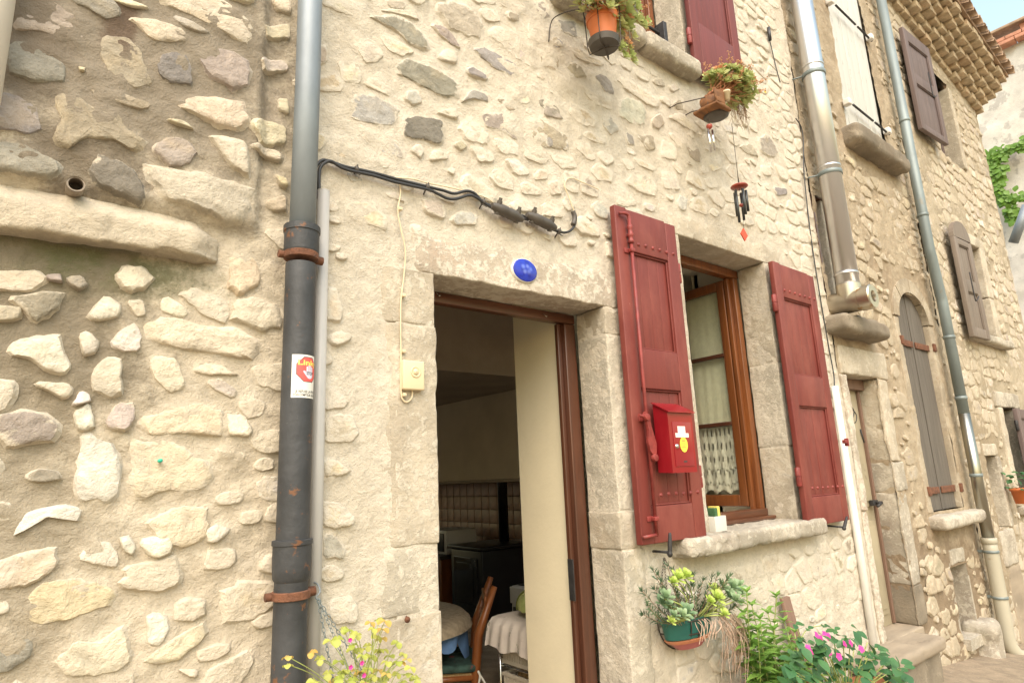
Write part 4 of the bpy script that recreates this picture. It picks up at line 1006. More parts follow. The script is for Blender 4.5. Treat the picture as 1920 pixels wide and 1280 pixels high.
# ------------------------------------------------------------------ third house
TH = root('stone_house', (8.4, .2, -.05), 'third house, pale small rubble with brown shutters under a tiled eave', 'house')
EX0, EX1 = 6.80, 9.93
def eave_z(x): return 6.62-.16*(x-7.2)
U3 = (8.05, 8.75, 5.05, 6.2); L3 = (8.12, 8.60, 2.90, 3.98); B3 = (8.22, 8.70, 1.12, 2.13); N3 = (7.40, 7.70, .95, 1.63)
b3 = [(8.75, 8.87, 5.05, 6.15, 'jamb', .18), (8.60, 8.80, 3.4, 4.02, 'jamb', .18), (8.60, 8.76, 2.90, 3.395, 'jamb', .18), (8.70, 8.86, 1.12, 2.13, 'jamb_grey', .2), (8.08, 8.22, 1.12, 2.13, 'jamb', .2), (8.05, 8.9, 2.135, 2.30, 'sill', .2), (7.36, 7.76, 1.635, 1.75, 'jamb', .2), (7.70, 7.80, .95, 1.63, 'sill', .2), (8.1, 8.8, 3.985, 4.12, 'jamb', .18)]
w3 = rubble_wall(TH, 6.80, EX1, -.6, 6.75, .025, [U3, L3, B3, N3], rects([b[:4] for b in b3], .02), [],
    [(1500, .05, .10, .45, .8, 0., .012)], .009, M['mortar_third'], rubble_mat('pale_rubble', (.48, .395, .27)), 47, 0., (.001, .0065), 'ccoowpb', (.40, .60), 290, .013, .8, ((.10, .17), (.12, .30), .018, .08))
for n_, (a, b, c, d, mm, dp) in enumerate(b3): mk('lintel' if n_ in (5, 6, 8) else 'jamb_stone', rbox(a, b, -.018-.003*(n_ % 3), dp, c, d, .015, .05, .008, 230+n_, 2, 9), M[mm], TH)
mk('sill_stone', rbox(7.62, 8.86, -.10, .18, 2.80, 2.895, .03, .04, .008, 241, 3, 8), M['sill'], TH)
mk('sill_stone', rbox(8.1, 9.1, -.06, .2, 1.03, 1.115, .02, .04, .008, 242, 3, 8), M['sill'], TH)
for (a, b, c, d) in (U3, L3, B3):
    wn = mk('window', join([bev(a-.02, a+.05, .15, .19, c, d, .005), bev(b-.05, b+.02, .15, .19, c, d, .005), bev(a+.0505, b-.0505, .15, .19, d-.05, d, .005), bev(a+.0505, b-.0505, .15, .19, c, c+.06, .005), bev((a+b)/2-.03, (a+b)/2+.03, .145, .189, c+.061, d-.051, .005)]), M['brown_wood'], TH, True, None, 35)
    for s0, s1 in ((a+.05, (a+b)/2-.03), ((a+b)/2+.03, b-.05)): mk('pane', box(s0, s1, .172, .178, c+.06, d-.05), mat('dark_window_glass', (.03, .03, .03), .08, 0, .1, 3, 0), wn)
mk('niche', [box(N3[0]-.02, N3[1]+.02, .20, .23, N3[2]-.1, N3[3]+.05), box(N3[0], N3[1], -.0, .2, N3[2]-.06, N3[2]), box(N3[0]-.03, N3[0], 0, .2, N3[2], N3[3])], M['jamb'], TH, False)
# pilaster-like thickening below the niche
mk('plinth_stone', rbox(7.30, 7.72, -.03, .1, .62, .94, .02, .05, .010, 251), M['sill'], TH); mk('plinth_stone', rbox(7.34, 7.75, -.02, .1, -.2, .615, .02, .05, .010, 252), M['step'], TH)
TS = wood_mat('taupe_painted_shutter', (.22, .18, .145), (.15, .12, .10), .6, 22, 'z', None, .6, 0, .2, .8)
s1 = shutter(TH, 'shutter', 7.14, 7.80, 5.0, 6.22, False, math.radians(-3), 'upper brown two-panel shutter standing off the wall', M['brown_wood'], M['black_iron'], -.09, .045, False, 5, ((.06, .46), (.56, .88)), False)
s2 = shutter(TH, 'shutter', 7.40, 7.84, 2.80, 3.86, False, math.radians(-3), 'lower taupe shutter with a rounded top', TS, M['black_iron'], -.09, .045, False, 6, ((.09, .45), (.57, .93)), False)
pts = [(7.40, 3.861), (7.84, 3.861)]+[(7.62+.22*math.cos(t), 3.861+.20*math.sin(t)) for t in np.linspace(0, math.pi, 14)[1:-1]]
v, f = prism(pts, -.135, -.09); mk('arched_head', (rot_about(v, 7.84, -.09, math.radians(-3)), f), TS, s2, False)
for sx, z in ((s1, 5.55), (s2, 3.25)):
    mk('shutter_hook', tube(spline([(7.50, -.155, z+.22), (7.50, -.155, z-.05), (7.52, -.16, z-.08), (7.62, -.16, z-.02)], 4), .006, 6), M['black_iron'], sx)
s3 = shutter(TH, 'shutter', 8.42, 8.96, 1.06, 2.12, True, math.radians(0), 'ground floor brown shutter at the right photo edge', M['brown_wood'], M['black_iron'], -.05, .045, False, 7, ((.08, .45), (.55, .90)), False)
mk('wall_core', [box(6.75, EX1, .30, .35, -.6, 6.9), box(6.72, 6.86, .05, .1, -.6, 6.9)], M['mortar_third'], TH, False)
# tiled eave: five stepped courses of mortared tiles and the roof tiles above
rng = random.Random(5)
for r in range(5):
    n = 17; 
    for i in range(n+1):
        xa = EX0+(EX1-EX0)*(i+(.5 if r % 2 else 0)-.5)/n; xb = xa+(EX1-EX0)/n-.009
        xa = max(xa, EX0); xb = min(xb, EX1+.03*r)
        if xb-xa < .05: continue
        zz0 = eave_z((xa+xb)/2)+r*.083
        y0 = -.075*(r+1)+rng.uniform(-.022, .022); xb += rng.uniform(-.02, .004); zz0 += rng.uniform(-.005, .005)
        mk('eave_tile', rbox(xa, xb, y0, .02, zz0, zz0+.078, .006, .035, .005, 300+r*20+i, 2, 14), M['genoise'], TH)
    zc = eave_z(8.3)+r*.083
    v, f = box(EX0, EX1, -.075*(r+1)+.03, .03, .06, .085); v = np.array(v); v[:, 2] += [eave_z(x)+r*.083 for x in v[:, 0]]; mk('eave_mortar', (v, f), M['mortar_third'], TH, False)
for i in range(19):
    xa = EX0+.06+i*.172; z = eave_z(xa)+.43
    v = []; f = []; 
    for k in range(2):
        for j in range(9):
            t = math.pi*j/8; rr = .088-.012*k
            for yy, dz in ((-.47-.012*rng.random(), 0), (.4, .26)): v.append((xa+rr*math.cos(t), yy, z+dz+rr*math.sin(t)*.9))
    for j in range(8): f += [(j*2, j*2+1, j*2+3, j*2+2), (18+j*2, 18+j*2+2, 18+j*2+3, 18+j*2+1), (j*2, j*2+2, 18+j*2+2, 18+j*2)]
    mk('roof_tile', (v, f), M['roof_tile'], TH)
v, f = box(EX0, EX1+.1, -.40, .5, 0, .05); v = np.array(v); v[:, 2] += [eave_z(x)+.415+(y+.4)*.30 for x, y in zip(v[:, 0], v[:, 1])]; mk('roof', (v, f), M['roof_tile'], TH, False)
mk('end_wall', box(EX1-.03, EX1, .03, 5, -.6, 6.7), M['mortar_third'], TH, False)
# ivy creeping up the far corner
# ------------------------------------------------------------------ far gable house closing the street
GX = 14.0; GH = root('gable_house', (GX, .3, -.3), 'tall rough white gable with brick coping closing the street', 'house')
gt = 9.15
nx, nz = 60, 70; ys = np.linspace(3.6, -3.2, nx); zs = np.linspace(-.6, gt, nz); Yg, Zg = np.meshgrid(ys, zs); qq = np.c_[np.full(Yg.size, 3.), Yg.ravel(), Zg.ravel()]
V = np.c_[GX-.10*fbm(qq, 1.2, 4, 77)-.05*fbm(qq, 5, 3, 78), Yg.ravel(), Zg.ravel()]; F = [(k*nx+i, k*nx+i+1, (k+1)*nx+i+1, (k+1)*nx+i) for k in range(nz-1) for i in range(nx-1)]
mk('wall', (V, F), M['gable'], GH); mk('wall_core', box(GX+.12, GX+3, -3.2, 3.6, -.6, gt-.2), M['gable'], GH, False)
for r in range(2):
    for i in range(26): mk('brick', bev(GX-.16, GX+.05, 3.5-i*.25-(.12 if r else 0)-.24, 3.5-i*.25-(.12 if r else 0), gt+.005+r*.075, gt+.072+r*.075, .006), M['brick'], GH, True, None, 35)
for i in range(9): mk('brick_pier', bev(GX-.12, GX+.02, 3.0-i*.62-.14, 3.0-i*.62, gt+.155, gt+.27, .006), M['brick'], GH, True, None, 35)
mk('coping', bev(GX-.22, GX+.25, -3.2, 3.6, gt+.275, gt+.33, .01), M['roof_tile'], GH, True, None, 35)
for k in range(10):
    z = 6.2+k*.078; mk('brick', bev(GX-.13, GX-.02, -.38, -.16, z, z+.066, .006), M['brick'], GH, True, None, 35)
# ------------------------------------------------------------------ pipes, cables and small things on the walls
def mpp(p): return float((np.asarray(p)-np.array([0, -CAM_D, CAM_H]))@_fw)/FPX
def pipe_ring(c, r, h, n=28): return lathe([(r, -h/2), (r+.004, -h/2+.002), (r+.004, h/2-.002), (r, h/2)], c, n)
DP = root('downpipe', (.68, -.085, .6), 'tall rain pipe, grey zinc above and black cast iron below, by the left house', 'drainpipe')
px_ = P(560, 640, -.085)[0]; py_ = -.085; zj = P(560, 424, -.085)[2]
mk('zinc_pipe', tube([(px_, py_, zj-.1), (px_+.004, py_, 3.0), (px_-.002, py_, 5.4)], .0415, 32), M['zinc'], DP)
mk('iron_pipe', [tube([(px_, py_, .5), (px_, py_, zj-.13)], .0475, 32), lathe([(.0476, -.075), (.054, -.068), (.055, -.06), (.055, .0), (.058, .002), (.058, .022), (.053, .024), (.042, .024)], (px_, py_, zj-.025), 32)], M['cast_iron'], DP, True, None, 40)
mk('pipe_collar', lathe([(.0476, -.07), (.053, -.06), (.055, -.03), (.055, .03), (.058, .032), (.058, .045), (.050, .047)], (px_, py_, P(560, 1040, py_)[2]), 32), M['cast_iron'], DP, True, None, 40)
for pyy in (480, 1112):
    z = P(560, pyy, py_)[2]
    mk('pipe_clamp', [pipe_ring((px_, py_, z), .0505, .024), tube([(px_+.045, py_+.01, z), (px_+.075, py_+.01, z)], .014, 10), tube([(px_-.045, py_+.01, z), (px_-.07, py_+.01, z)], .012, 10), bev(px_-.012, px_+.012, py_, .02, z-.012, z+.012, .003)], M['rust'], DP, True, None, 40)
# sticker wrapped round the iron pipe
zS1, zS0 = P(560, 664, -.13)[2], P(560, 745, -.13)[2]; RP = .0475
th0_, th1_ = math.radians(-41), math.radians(62); Wst = (th1_-th0_)*RP; Hst = zS1-zS0
def wrap(u, w, lift=.0):           # u across, w up, metres on the sticker
    t = th0_+u/RP; r = RP+.0006+lift; return (px_+r*math.sin(t), py_-r*math.cos(t), zS0+w)
def wgrid(u0, u1, w0, w1, lift, n=14):
    V = []; F = []
    for i in range(n+1):
        for w in (w0, w1): V.append(wrap(u0+(u1-u0)*i/n, w, lift))
    for i in range(n): F.append((2*i, 2*i+2, 2*i+3, 2*i+1))
    return V, F
def wpoly(pts, lift):
    """fan-filled polygon on the sticker, subdivided towards the centre so that it follows the curve"""
    pts = resample(np.array(pts, float), 48); c = np.mean(pts, 0); V = [wrap(*c, lift)]; F = []; n = len(pts); rings = 5
    for r in range(1, rings+1):
        for p in pts: q = c+(np.array(p)-c)*r/rings; V.append(wrap(*q, lift))
    for i in range(n): F.append((0, 1+i, 1+(i+1) % n))
    for r in range(rings-1):
        for i in range(n): a = 1+r*n+i; b = 1+r*n+(i+1) % n; F.append((a, a+n, b+n, b))
    return V, F
def text_mesh(body, size, bold=0.):
    c = bpy.data.curves.new('lettering', 'FONT'); c.body = body; c.size = size; c.offset = bold; c.resolution_u = 3
    o = bpy.data.objects.new('lettering', c); COL.objects.link(o); bpy.context.view_layer.update()
    dg = bpy.context.evaluated_depsgraph_get(); e = o.evaluated_get(dg); m = e.to_mesh()
    V = [tuple(v.co) for v in m.vertices]; F = [tuple(p.vertices) for p in m.polygons]; e.to_mesh_clear(); bpy.data.objects.remove(o); bpy.data.curves.remove(c)
    return np.array(V), F
def fit_text(body, u0, u1, w0, h, lift, bold=0.):
    V, F = text_mesh(body, 1., bold); V[:, 0] -= V[:, 0].min(); V[:, 1] -= min(0, V[:, 1].min())*0
    V[:, 0] *= (u1-u0)/V[:, 0].max(); V[:, 1] *= h/.7
    return [wrap(u0+a[0], w0+a[1], lift) for a in V], F
ST = tag(mk('sticker', wgrid(0, Wst, 0, Hst, 0), M['paper']), 'white protest sticker with red octagon and hand on the iron pipe', 'sticker')
oc = (.052, Hst*.66); ro = Hst*.30
mk('octagon', wpoly([(oc[0]+ro*1.06*math.cos(math.pi/8+k*math.pi/4), oc[1]+ro*1.06*math.sin(math.pi/8+k*math.pi/4)) for k in range(8)], .0002), M['print_black'], ST)
mk('octagon', wpoly([(oc[0]+ro*math.cos(math.pi/8+k*math.pi/4), oc[1]+ro*math.sin(math.pi/8+k*math.pi/4)) for k in range(8)], .0004), M['print_red'], ST)
hc = (oc[0]+.004, oc[1]-.010)
hand = [wpoly([(hc[0]+.013*math.cos(t), hc[1]-.006+.013*math.sin(t)) for t in np.linspace(0, 6.283, 14)[:-1]], .0006)]
for k, (dx, L) in enumerate(((-.0095, .018), (-.003, .023), (.0035, .022), (.0095, .017))): hand.append(wpoly([(hc[0]+dx-.0026, hc[1]), (hc[0]+dx+.0026, hc[1]), (hc[0]+dx+.0026, hc[1]+L), (hc[0]+dx, hc[1]+L+.002), (hc[0]+dx-.0026, hc[1]+L)], .0007))
hand.append(wpoly([(hc[0]-.012, hc[1]-.012), (hc[0]-.006, hc[1]-.002), (hc[0]-.019, hc[1]+.006), (hc[0]-.023, hc[1]+.003)], .0007))
mk('printed_hand', hand, M['print_lilac'], ST)
mk('lettering', fit_text('Linky', .018, .018+.070, Hst*.76, Hst*.12, .0009, .02), M['print_yellow'], ST, False)
mk('lettering', fit_text('STOP', oc[0]-.008, oc[0]+.018, Hst*.535, Hst*.075, .0010, .02), M['print_black'], ST, False)
mk('lettering', [fit_text('JE REFUSE LA POSE', .012, Wst-.004, Hst*.115, Hst*.058, .0004, .015), fit_text("D'UN COMPTEUR LINKY", .006, Wst-.003, Hst*.035, Hst*.058, .0004, .015)], M['print_black'], ST, False)

cx_ = P(599, 700, -.035)[0]; czt = P(599, 356, -.035)[2]
CD = root('conduit', (cx_, -.035, .6), 'pale grey plastic conduit beside the black downpipe', 'conduit')
mk('conduit_tube', tube([(cx_, -.035, .5), (cx_, -.035, czt)], .0205, 24), M['pvc_grey'], CD); mk('conduit_lip', lathe([(.0205, -.004), (.0212, 0), (.019, .001), (.017, -.006)], (cx_, -.035, czt), 24, 'z', False), M['pvc_grey'], CD)
cx2 = P(577, 1150, -.03)[0]; tag(mk('thin_conduit', tube([(cx2, -.025, .5), (cx2, -.025, P(577, 900, -.03)[2])], .008, 12), M['pvc_grey']), 'thin grey tube squeezed between downpipe and conduit', 'conduit')
p = P(-2, 100, -.10); tag(mk('corner_pipe', tube([(p[0]-.012, -.10, 2.6), (p[0]-.012, -.10, 4.2)], .030, 24), M['pvc_white']), 'white pipe grazing the left photo edge', 'drainpipe')
p = P(140, 352, -.03)
tag(mk('drain_stub', [tube([p+[0, .1, .01], p+[0, -.055, -.012]], .021, 20, False), tube([p+[0, .1, .01], p+[0, -.055, -.012]], .017, 20, False), lathe([(.017, 0), (.021, 0)], tuple(p+[0, -.055, -.012]), 20, 'y', False)], M['pvc_dark']), 'short brown drain stub poking from the left wall', 'pipe')
# right hand white conduit with the black cable above it
a, b = P(1566, 724, -.03), P(1645, 1262, -.03); xc = (a[0]+b[0])/2
tag(mk('conduit', [tube([(xc, -.03, .2), (xc, -.03, a[2])], .024, 20), ], M['pvc_white']), 'white plastic conduit right of the right lower shutter', 'conduit')
tag(mk('cable', tube(spline([P(1492, 222, -.012), P(1505, 250, -.012), P(1508, 330, -.015), P(1520, 440, -.012), P(1535, 540, -.018), P(1552, 640, -.012), P(1563, 700, -.02), (xc, -.03, a[2])], 6), .0045, 8), M['black_rubber']), 'thin black cable dropping into the white conduit', 'cable')
tag(mk('cable', [tube(spline([P(1443, 75, -.015), P(1450, 105, -.012), P(1456, 130, -.015), P(1463, 155, -.012)], 5), .0035, 8), tube([P(1441, 52, -.02), P(1444, 76, -.02)], .012, 10)], M['black_rubber']), 'cut black cable end hanging below the upper shutter', 'cable')

# black mains cable with two junction sleeves
KB = root('mains_cable', P(800, 350, -.02), 'black twin mains cable with two junction sleeves above the door', 'cable')
cy_ = -.022
def PP(l, y=cy_): return [P(a, b, y) for a, b in l]
c1 = [(594, 372), (591, 340), (592, 315), (604, 301), (622, 304), (645, 312), (668, 317), (700, 324), (740, 335), (801, 350), (830, 357), (852, 363), (874, 358), (890, 363), (905, 378), (925, 388), (950, 398), (990, 408), (1030, 428), (1058, 436), (1074, 428), (1080, 410), (1076, 396)]
c2 = [(600, 372), (598, 342), (600, 316), (610, 305), (622, 303), (640, 314), (662, 321), (700, 329), (740, 341), (801, 355), (820, 363), (838, 372), (855, 373), (880, 366), (896, 372), (908, 381), (925, 391), (950, 401), (990, 412)]
mk('cable_core', tube(spline(PP(c1), 5), .0062, 10), M['black_rubber'], KB); mk('cable_core', tube(spline(PP(c2, -.030), 5), .0062, 10), M['black_rubber'], KB)
for (a, b) in (((922, 385), (980, 412)), ((988, 402), (1042, 428))):
    A, B = P(*a, -.04), P(*b, -.04); ax = (B-A)/np.linalg.norm(B-A); L = np.linalg.norm(B-A)
    pth = [A+ax*L*t for t in (0, .12, .2, .25, .45, .5, .55, .75, .8, .88, 1)]; rr = [.012, .019, .021, .025, .025, .0225, .025, .025, .021, .019, .012]
    g = [tube(pth, rr, 16)]
    up_ = np.array([.1, -.35, .93])
    for t in (.2, .82): q = A+ax*L*t; g += [tube([q+up_*.012, q+up_*.032], .012, 10), tube([q+up_*.032, q+up_*.045], .008, 8), tube([q-up_*.012, q-up_*.026], .012, 10)]
    mk('junction_sleeve', g, M['saucer'], KB, True, None, 45)
mk('shrink_sleeve', tube(spline(PP([(1074, 396), (1077, 405), (1077, 414), (1074, 421)], -.024), 4), .0115, 12), M['saucer'], KB)
for q in ((668, 318), (801, 351), (906, 379), (1048, 434)):
    c = P(*q, -.025); mk('cable_clip', [lathe([(.012, -.006), (.0135, -.004), (.0135, .004), (.012, .006)], tuple(c), 12, 'x'), tube([c+[0, .03, -.02], c+[0, -.012, .014]], .0035, 6), tube([c+[-.01, 0, -.01], c+[.012, -.01, -.022]], .0025, 6)], M['saucer'], KB)
tag(mk('bell_wire', [tube(spline(PP([(748, 338), (751, 362), (746, 395), (752, 430), (760, 470), (757, 520), (752, 560), (751, 600), (752, 680), (752, 735), (756, 750), (764, 753), (772, 745), (773, 732)], -.016), 5), .0030, 7)]+[bev(P(x, y)[0]-.007, P(x, y)[0]+.007, -.026, -.004, P(x, y)[2]-.006, P(x, y)[2]+.006, .002) for x, y in ((746, 395), (752, 556), (752, 660), (753, 741))], M['cream_wire'], None, True, None, 40), 'thin cream wire running down to the doorbell box', 'wire')
tag(mk('wire', tube(spline(PP([(742, 333), (775, 336), (801, 343), (850, 353), (905, 368), (925, 380)], -.014), 5), .0028, 7), M['cream_wire']), 'thin cream wire following the black mains cable', 'wire')
tag(mk('wire', tube(spline(PP([(1076, 420), (1077, 400), (1072, 385), (1066, 368), (1059, 350), (1062, 337), (1073, 334), (1090, 341), (1106, 348), (1122, 355)], -.018), 5), .0030, 7), M['cream_wire']), 'cream wire curling up from the end of the mains cable', 'wire')
# doorbell
a, b = P(755, 674, -.03), P(796, 732, -.03)
BL = root('doorbell', (a[0], -.03, b[2]), 'square cream doorbell box left of the doorway', 'doorbell')
mk('case', bev(a[0], b[0], -.034, .0, b[2], a[2], .006), M['cream_plastic'], BL, True, None, 40)
cc = ((a[0]+b[0])/2+.006, -.034, (a[2]+b[2])/2+.012); mk('bell_ring', lathe([(.021, 0), (.021, -.002), (.018, -.0035), (.016, -.0015), (.001, -.0015)], cc, 24, 'y'), M['cream_plastic'], BL); mk('push_button', lathe([(.011, -.001), (.011, -.004), (.008, -.006), (.001, -.0065)], cc, 20, 'y'), M['cream_plastic'], BL)
# blue enamel house plate
c = P(984, 507, -.015); NP = root('house_plate', tuple(c), 'oval blue enamel house plate on the door lintel', 'house number')
def oval(rx, rz, y, dome, mat_, nm):
    V = [(c[0], y-dome, c[2])]; F = []; n = 40
    for r in (.4, .75, .93, 1.):
        for k in range(n): t = 6.28318*k/n; V.append((c[0]+rx*r*math.cos(t), y-dome*(1-r*r), c[2]+rz*r*math.sin(t)))
    for k in range(n): F.append((0, 1+k, 1+(k+1) % n)); 
    for j in range(3):
        for k in range(n): q = 1+j*n; F.append((q+k, q+n+k, q+n+(k+1) % n, q+(k+1) % n))
    V += [(v[0], -.004, v[2]) for v in V[1+3*n:1+4*n]]; 
    for k in range(n): q = 1+3*n; F.append((q+k, q+n+k, q+n+(k+1) % n, q+(k+1) % n))
    return mk(nm, (V, F), mat_, NP)
m, t, bb = new_mat('cobalt_enamel_with_smudged_digits'); vec = coords(t); bb.inputs['Roughness'].default_value = .18; sxn = N(t, 'ShaderNodeSeparateXYZ'); t.links.new(vec, sxn.inputs[0])
col = None; base_c = (.018, .040, .42)
cur = mixrgb(t, base_c, (.012, .025, .30), ramp(t, noise(t, vec, 40, 3), .4, .7))
for dx, dz, r, cl in ((-.018, .012, .013, (.22, .30, .80)), (.006, .016, .012, (.24, .32, .82)), (.024, .006, .012, (.18, .26, .75)), (-.010, -.010, .012, (.22, .30, .80)), (.012, -.008, .014, (.16, .22, .72)), (.016, -.022, .014, (.005, .01, .20))):
    ddx = math_(t, 'SUBTRACT', sxn.outputs[0], c[0]+dx); ddz = math_(t, 'SUBTRACT', sxn.outputs[2], c[2]+dz)
    dd = math_(t, 'SQRT', math_(t, 'ADD', math_(t, 'MULTIPLY', ddx, ddx), math_(t, 'MULTIPLY', ddz, ddz)))
    cur = mixrgb(t, cur, cl, math_(t, 'MULTIPLY', math_(t, 'SUBTRACT', 1., ramp(t, dd, r*.1, r*1.25)), .5))
t.links.new(cur, bb.inputs['Base Color'])
oval(.0700, .0540, -.016, .010, M['enamel_white'], 'plate_rim'); oval(.067, .051, -.0185, .011, m, 'plate_face')

# red mailbox on the left shutter
bx0, bx1, by0, by1 = 2.378, 2.562, -.166, -.084
bz0, bz1 = P(1270, 886, by0)[2], P(1252, 771, by0)[2]
MB = root('mailbox', (bx0, -.15, bz0), 'bright red metal mailbox hanging on the left lower shutter', 'mailbox')
roof = P(1228, 758, -.084)[2]-bz1
v = [(bx0, by0, bz0), (bx1, by0, bz0), (bx1, by1, bz0+.004), (bx0, by1, bz0+.004), (bx0, by0, bz1), (bx1, by0, bz1), (bx1, by1, bz1+roof), (bx0, by1, bz1+roof)]
mk('case', (v, [(0, 3, 2, 1), (4, 5, 6, 7), (0, 1, 5, 4), (1, 2, 6, 5), (2, 3, 7, 6), (3, 0, 4, 7)]), M['post_red'], MB, False)
e = .010
v = [(bx0-e, by0-.014, bz1-.004), (bx1+e, by0-.014, bz1-.004), (bx1+e, by1, bz1+roof+.004), (bx0-e, by1, bz1+roof+.004)]; v += [(a, b, c_+.004) for a, b, c_ in v]
mk('lid', (v, [(0, 3, 2, 1), (4, 5, 6, 7), (0, 1, 5, 4), (1, 2, 6, 5), (2, 3, 7, 6), (3, 0, 4, 7)]), M['post_red'], MB, False)
w_, h_ = bx1-bx0, bz1-bz0
mk('hatch', bev(bx0+.14*w_, bx1-.10*w_, by0-.003, by0-.0002, bz0+.10*h_, bz1-.17*h_, .001), M['post_red'], MB, True, None, 35)
def onbox(u0, u1, w0, w1, lift): return box(bx0+u0*w_, bx0+u1*w_, by0-.003-lift, by0-.003-lift+.0005, bz0+w0*h_, bz0+w1*h_)
mk('name_label', onbox(.33, .64, .64, .76, .0006), M['paper'], MB, False); mk('name_label', onbox(.22, .76, .575, .645, .0012), M['paper'], MB, False)
mk('print_line', [onbox(.36, .62, .715, .728, .0012), onbox(.42, .56, .668, .68, .0012)], M['print_lilac'], MB, False)
oc_ = (bx0+.52*w_, bz0+.455*h_)
mk('oval_sticker', prism([(oc_[0]+.155*w_*math.cos(k*.2618), oc_[1]+.125*h_*math.sin(k*.2618)) for k in range(24)], by0-.0048, by0-.0036), M['yellow_paper'], MB, False)
mk('print_line', [box(oc_[0]-.10*w_, oc_[0]+.09*w_, by0-.0056, by0-.005, oc_[1]+z*h_, oc_[1]+z*h_+.010*h_) for z in (.012, -.02, -.045)]+[box(oc_[0]-.08*w_, oc_[0]+.07*w_, by0-.0056, by0-.005, oc_[1]+.055*h_, oc_[1]+.075*h_)], mat('orange_print', (.55, .30, .08), .6, 0, .1, 30, 0), MB, False)
mk('lock', lathe([(.010, 0), (.010, -.004), (.007, -.008), (.001, -.008)], (bx0+.235*w_, by0-.003, bz0+.43*h_), 16, 'y'), M['chrome'], MB)
mk('pull_slot', onbox(.46, .60, .165, .19, .0005), M['print_black'], MB, False)

# tub with sponges on the sill
c = P(1338, 985, .0); TB = root('tub', (c[0], c[1], 1.308), 'small clear plastic tub of sponges on the window sill', 'tub')
mk('tub_wall', [bev(c[0]-.05, c[0]+.05, -.045, -.042, 1.309, 1.385, .001), bev(c[0]-.05, c[0]+.05, .042, .045, 1.309, 1.385, .001), bev(c[0]-.05, c[0]-.047, -.0418, .0418, 1.309, 1.385, .001), bev(c[0]+.047, c[0]+.05, -.0418, .0418, 1.309, 1.385, .001), bev(c[0]-.0465, c[0]+.0465, -.0415, .0415, 1.309, 1.313, .001)], M['tub'], TB)
tag(mk('sponge', rot_g(bev(c[0]-.015, c[0]+.008, -.03, .035, 1.32, 1.43, .004), c, .2) if False else bev(c[0]-.020, c[0]+.006, -.03, .035, 1.315, 1.425, .004), M['sponge_g']), 'dark green scouring sponge standing in the plastic tub', 'sponge')
tag(mk('sponge', bev(c[0]+.008, c[0]+.030, -.028, .03, 1.315, 1.432, .004), M['sponge_y']), 'yellow sponge standing in the plastic tub', 'sponge')

# wall plug and drill holes in the left wall
c = P(301, 863, -.03); tag(mk('wall_plug', tube([c+[0, .03, 0], c+[0, -.004, 0]], .005, 10), M['plug_green']), 'tiny green wall plug in a large cream stone', 'wall plug')
c = P(757, 1158, -.01); tag(mk('nail', [tube([c+[.02, .02, .002], c+[-.004, -.03, 0]], .004, 8), lathe([(.001, -.006), (.010, -.004), (.010, 0), (.001, .001)], tuple(c+[-.004, -.03, 0]), 12, 'y')], M['rust']), 'rusty nail head in the left door jamb', 'nail')

# stainless steel flue
FX, FY, FR_ = 4.635, -.13, .079
FL = root('flue', (FX, FY, 2.7), 'shiny stainless steel flue pipe climbing the second house', 'flue')
tz = 2.755
mk('flue_pipe', tube([(FX, FY, tz+.05), (FX, FY, 6.6)], FR_, 40), M['steel'], FL)
for z in (P(1558, 318, FY)[2], P(1525, 128, FY)[2], P(1572, 505, FY)[2]-.02): mk('joint_band', pipe_ring((FX, FY, z), FR_+.0005, .02, 40), M['steel'], FL)
for pyy, pxx in ((318, 1558), (132, 1525)):
    z = P(pxx, pyy, FY)[2]-.05; mk('wall_clamp', [pipe_ring((FX, FY, z), FR_+.003, .035, 40), tube([(FX-.06, FY+.05, z), (FX-.10, .03, z)], .006, 8), tube([(FX+.06, FY+.05, z), (FX+.09, .03, z)], .006, 8)], M['zinc_green'], FL)
ye = PX(1632, 567, FX)[1]
mk('tee', [tube([(FX, .05, tz), (FX, ye+.02, tz)], FR_+.004, 40), tube([(FX, FY, tz), (FX, FY, tz+.12)], FR_+.004, 40)], M['steel_rust'], FL, True, None, 40)
mk('tee_cap', lathe([(FR_+.004, .06), (FR_+.009, .055), (FR_+.009, -.02), (FR_+.002, -.028), (.042, -.028), (.038, -.005), (.036, .06)], (FX, ye, tz), 40, 'y', False), M['steel_rust'], FL, True, None, 40)
mk('tee_inside', lathe([(.037, 0), (.001, 0)], (FX, ye+.05, tz), 24, 'y'), M['stove'], FL)
mk('support_bracket', [bev(FX+.05, FX+.11, -.14, .03, tz-.125, tz-.095, .004)], M['black_iron'], FL)
# zinc rain pipe between second and third house
zy = -.10
ctr = [(1657, 0), (1680, 170), (1702, 330), (1717, 380), (1738, 480), (1762, 552), (1772, 600), (1780, 642), (1799, 755), (1806, 775), (1836, 929), (1856, 1010), (1881, 1120), (1891, 1185)]
q = [P(a, b, zy) for a, b in ctr]; xa = np.mean([q[0][0], q[2][0]]); xb = np.mean([p[0] for p in q[6:]])
z1_, z2_ = q[4][2], q[5][2]; zs_, zb_ = q[9][2], q[11][2]
RPI = root('downpipe', (xb, zy, -.02), 'grey green zinc rain pipe with beige foot beside the arched shutter', 'drainpipe')
xa = xb-.07
mk('zinc_pipe', tube([(xa, zy, 6.9), (xa, zy, z1_+.08), (xa+.005, zy, z1_+.03), (xa+.015, zy, z1_), (xb-.015, zy, z2_), (xb-.005, zy, z2_-.03), (xb, zy, z2_-.08), (xb, zy, zs_-.02)], .044, 28), M['zinc_green'], RPI)
mk('steel_sleeve', tube([(xb, zy, zs_), (xb, zy, zb_-.03)], .046, 28), M['steel_dark'], RPI)
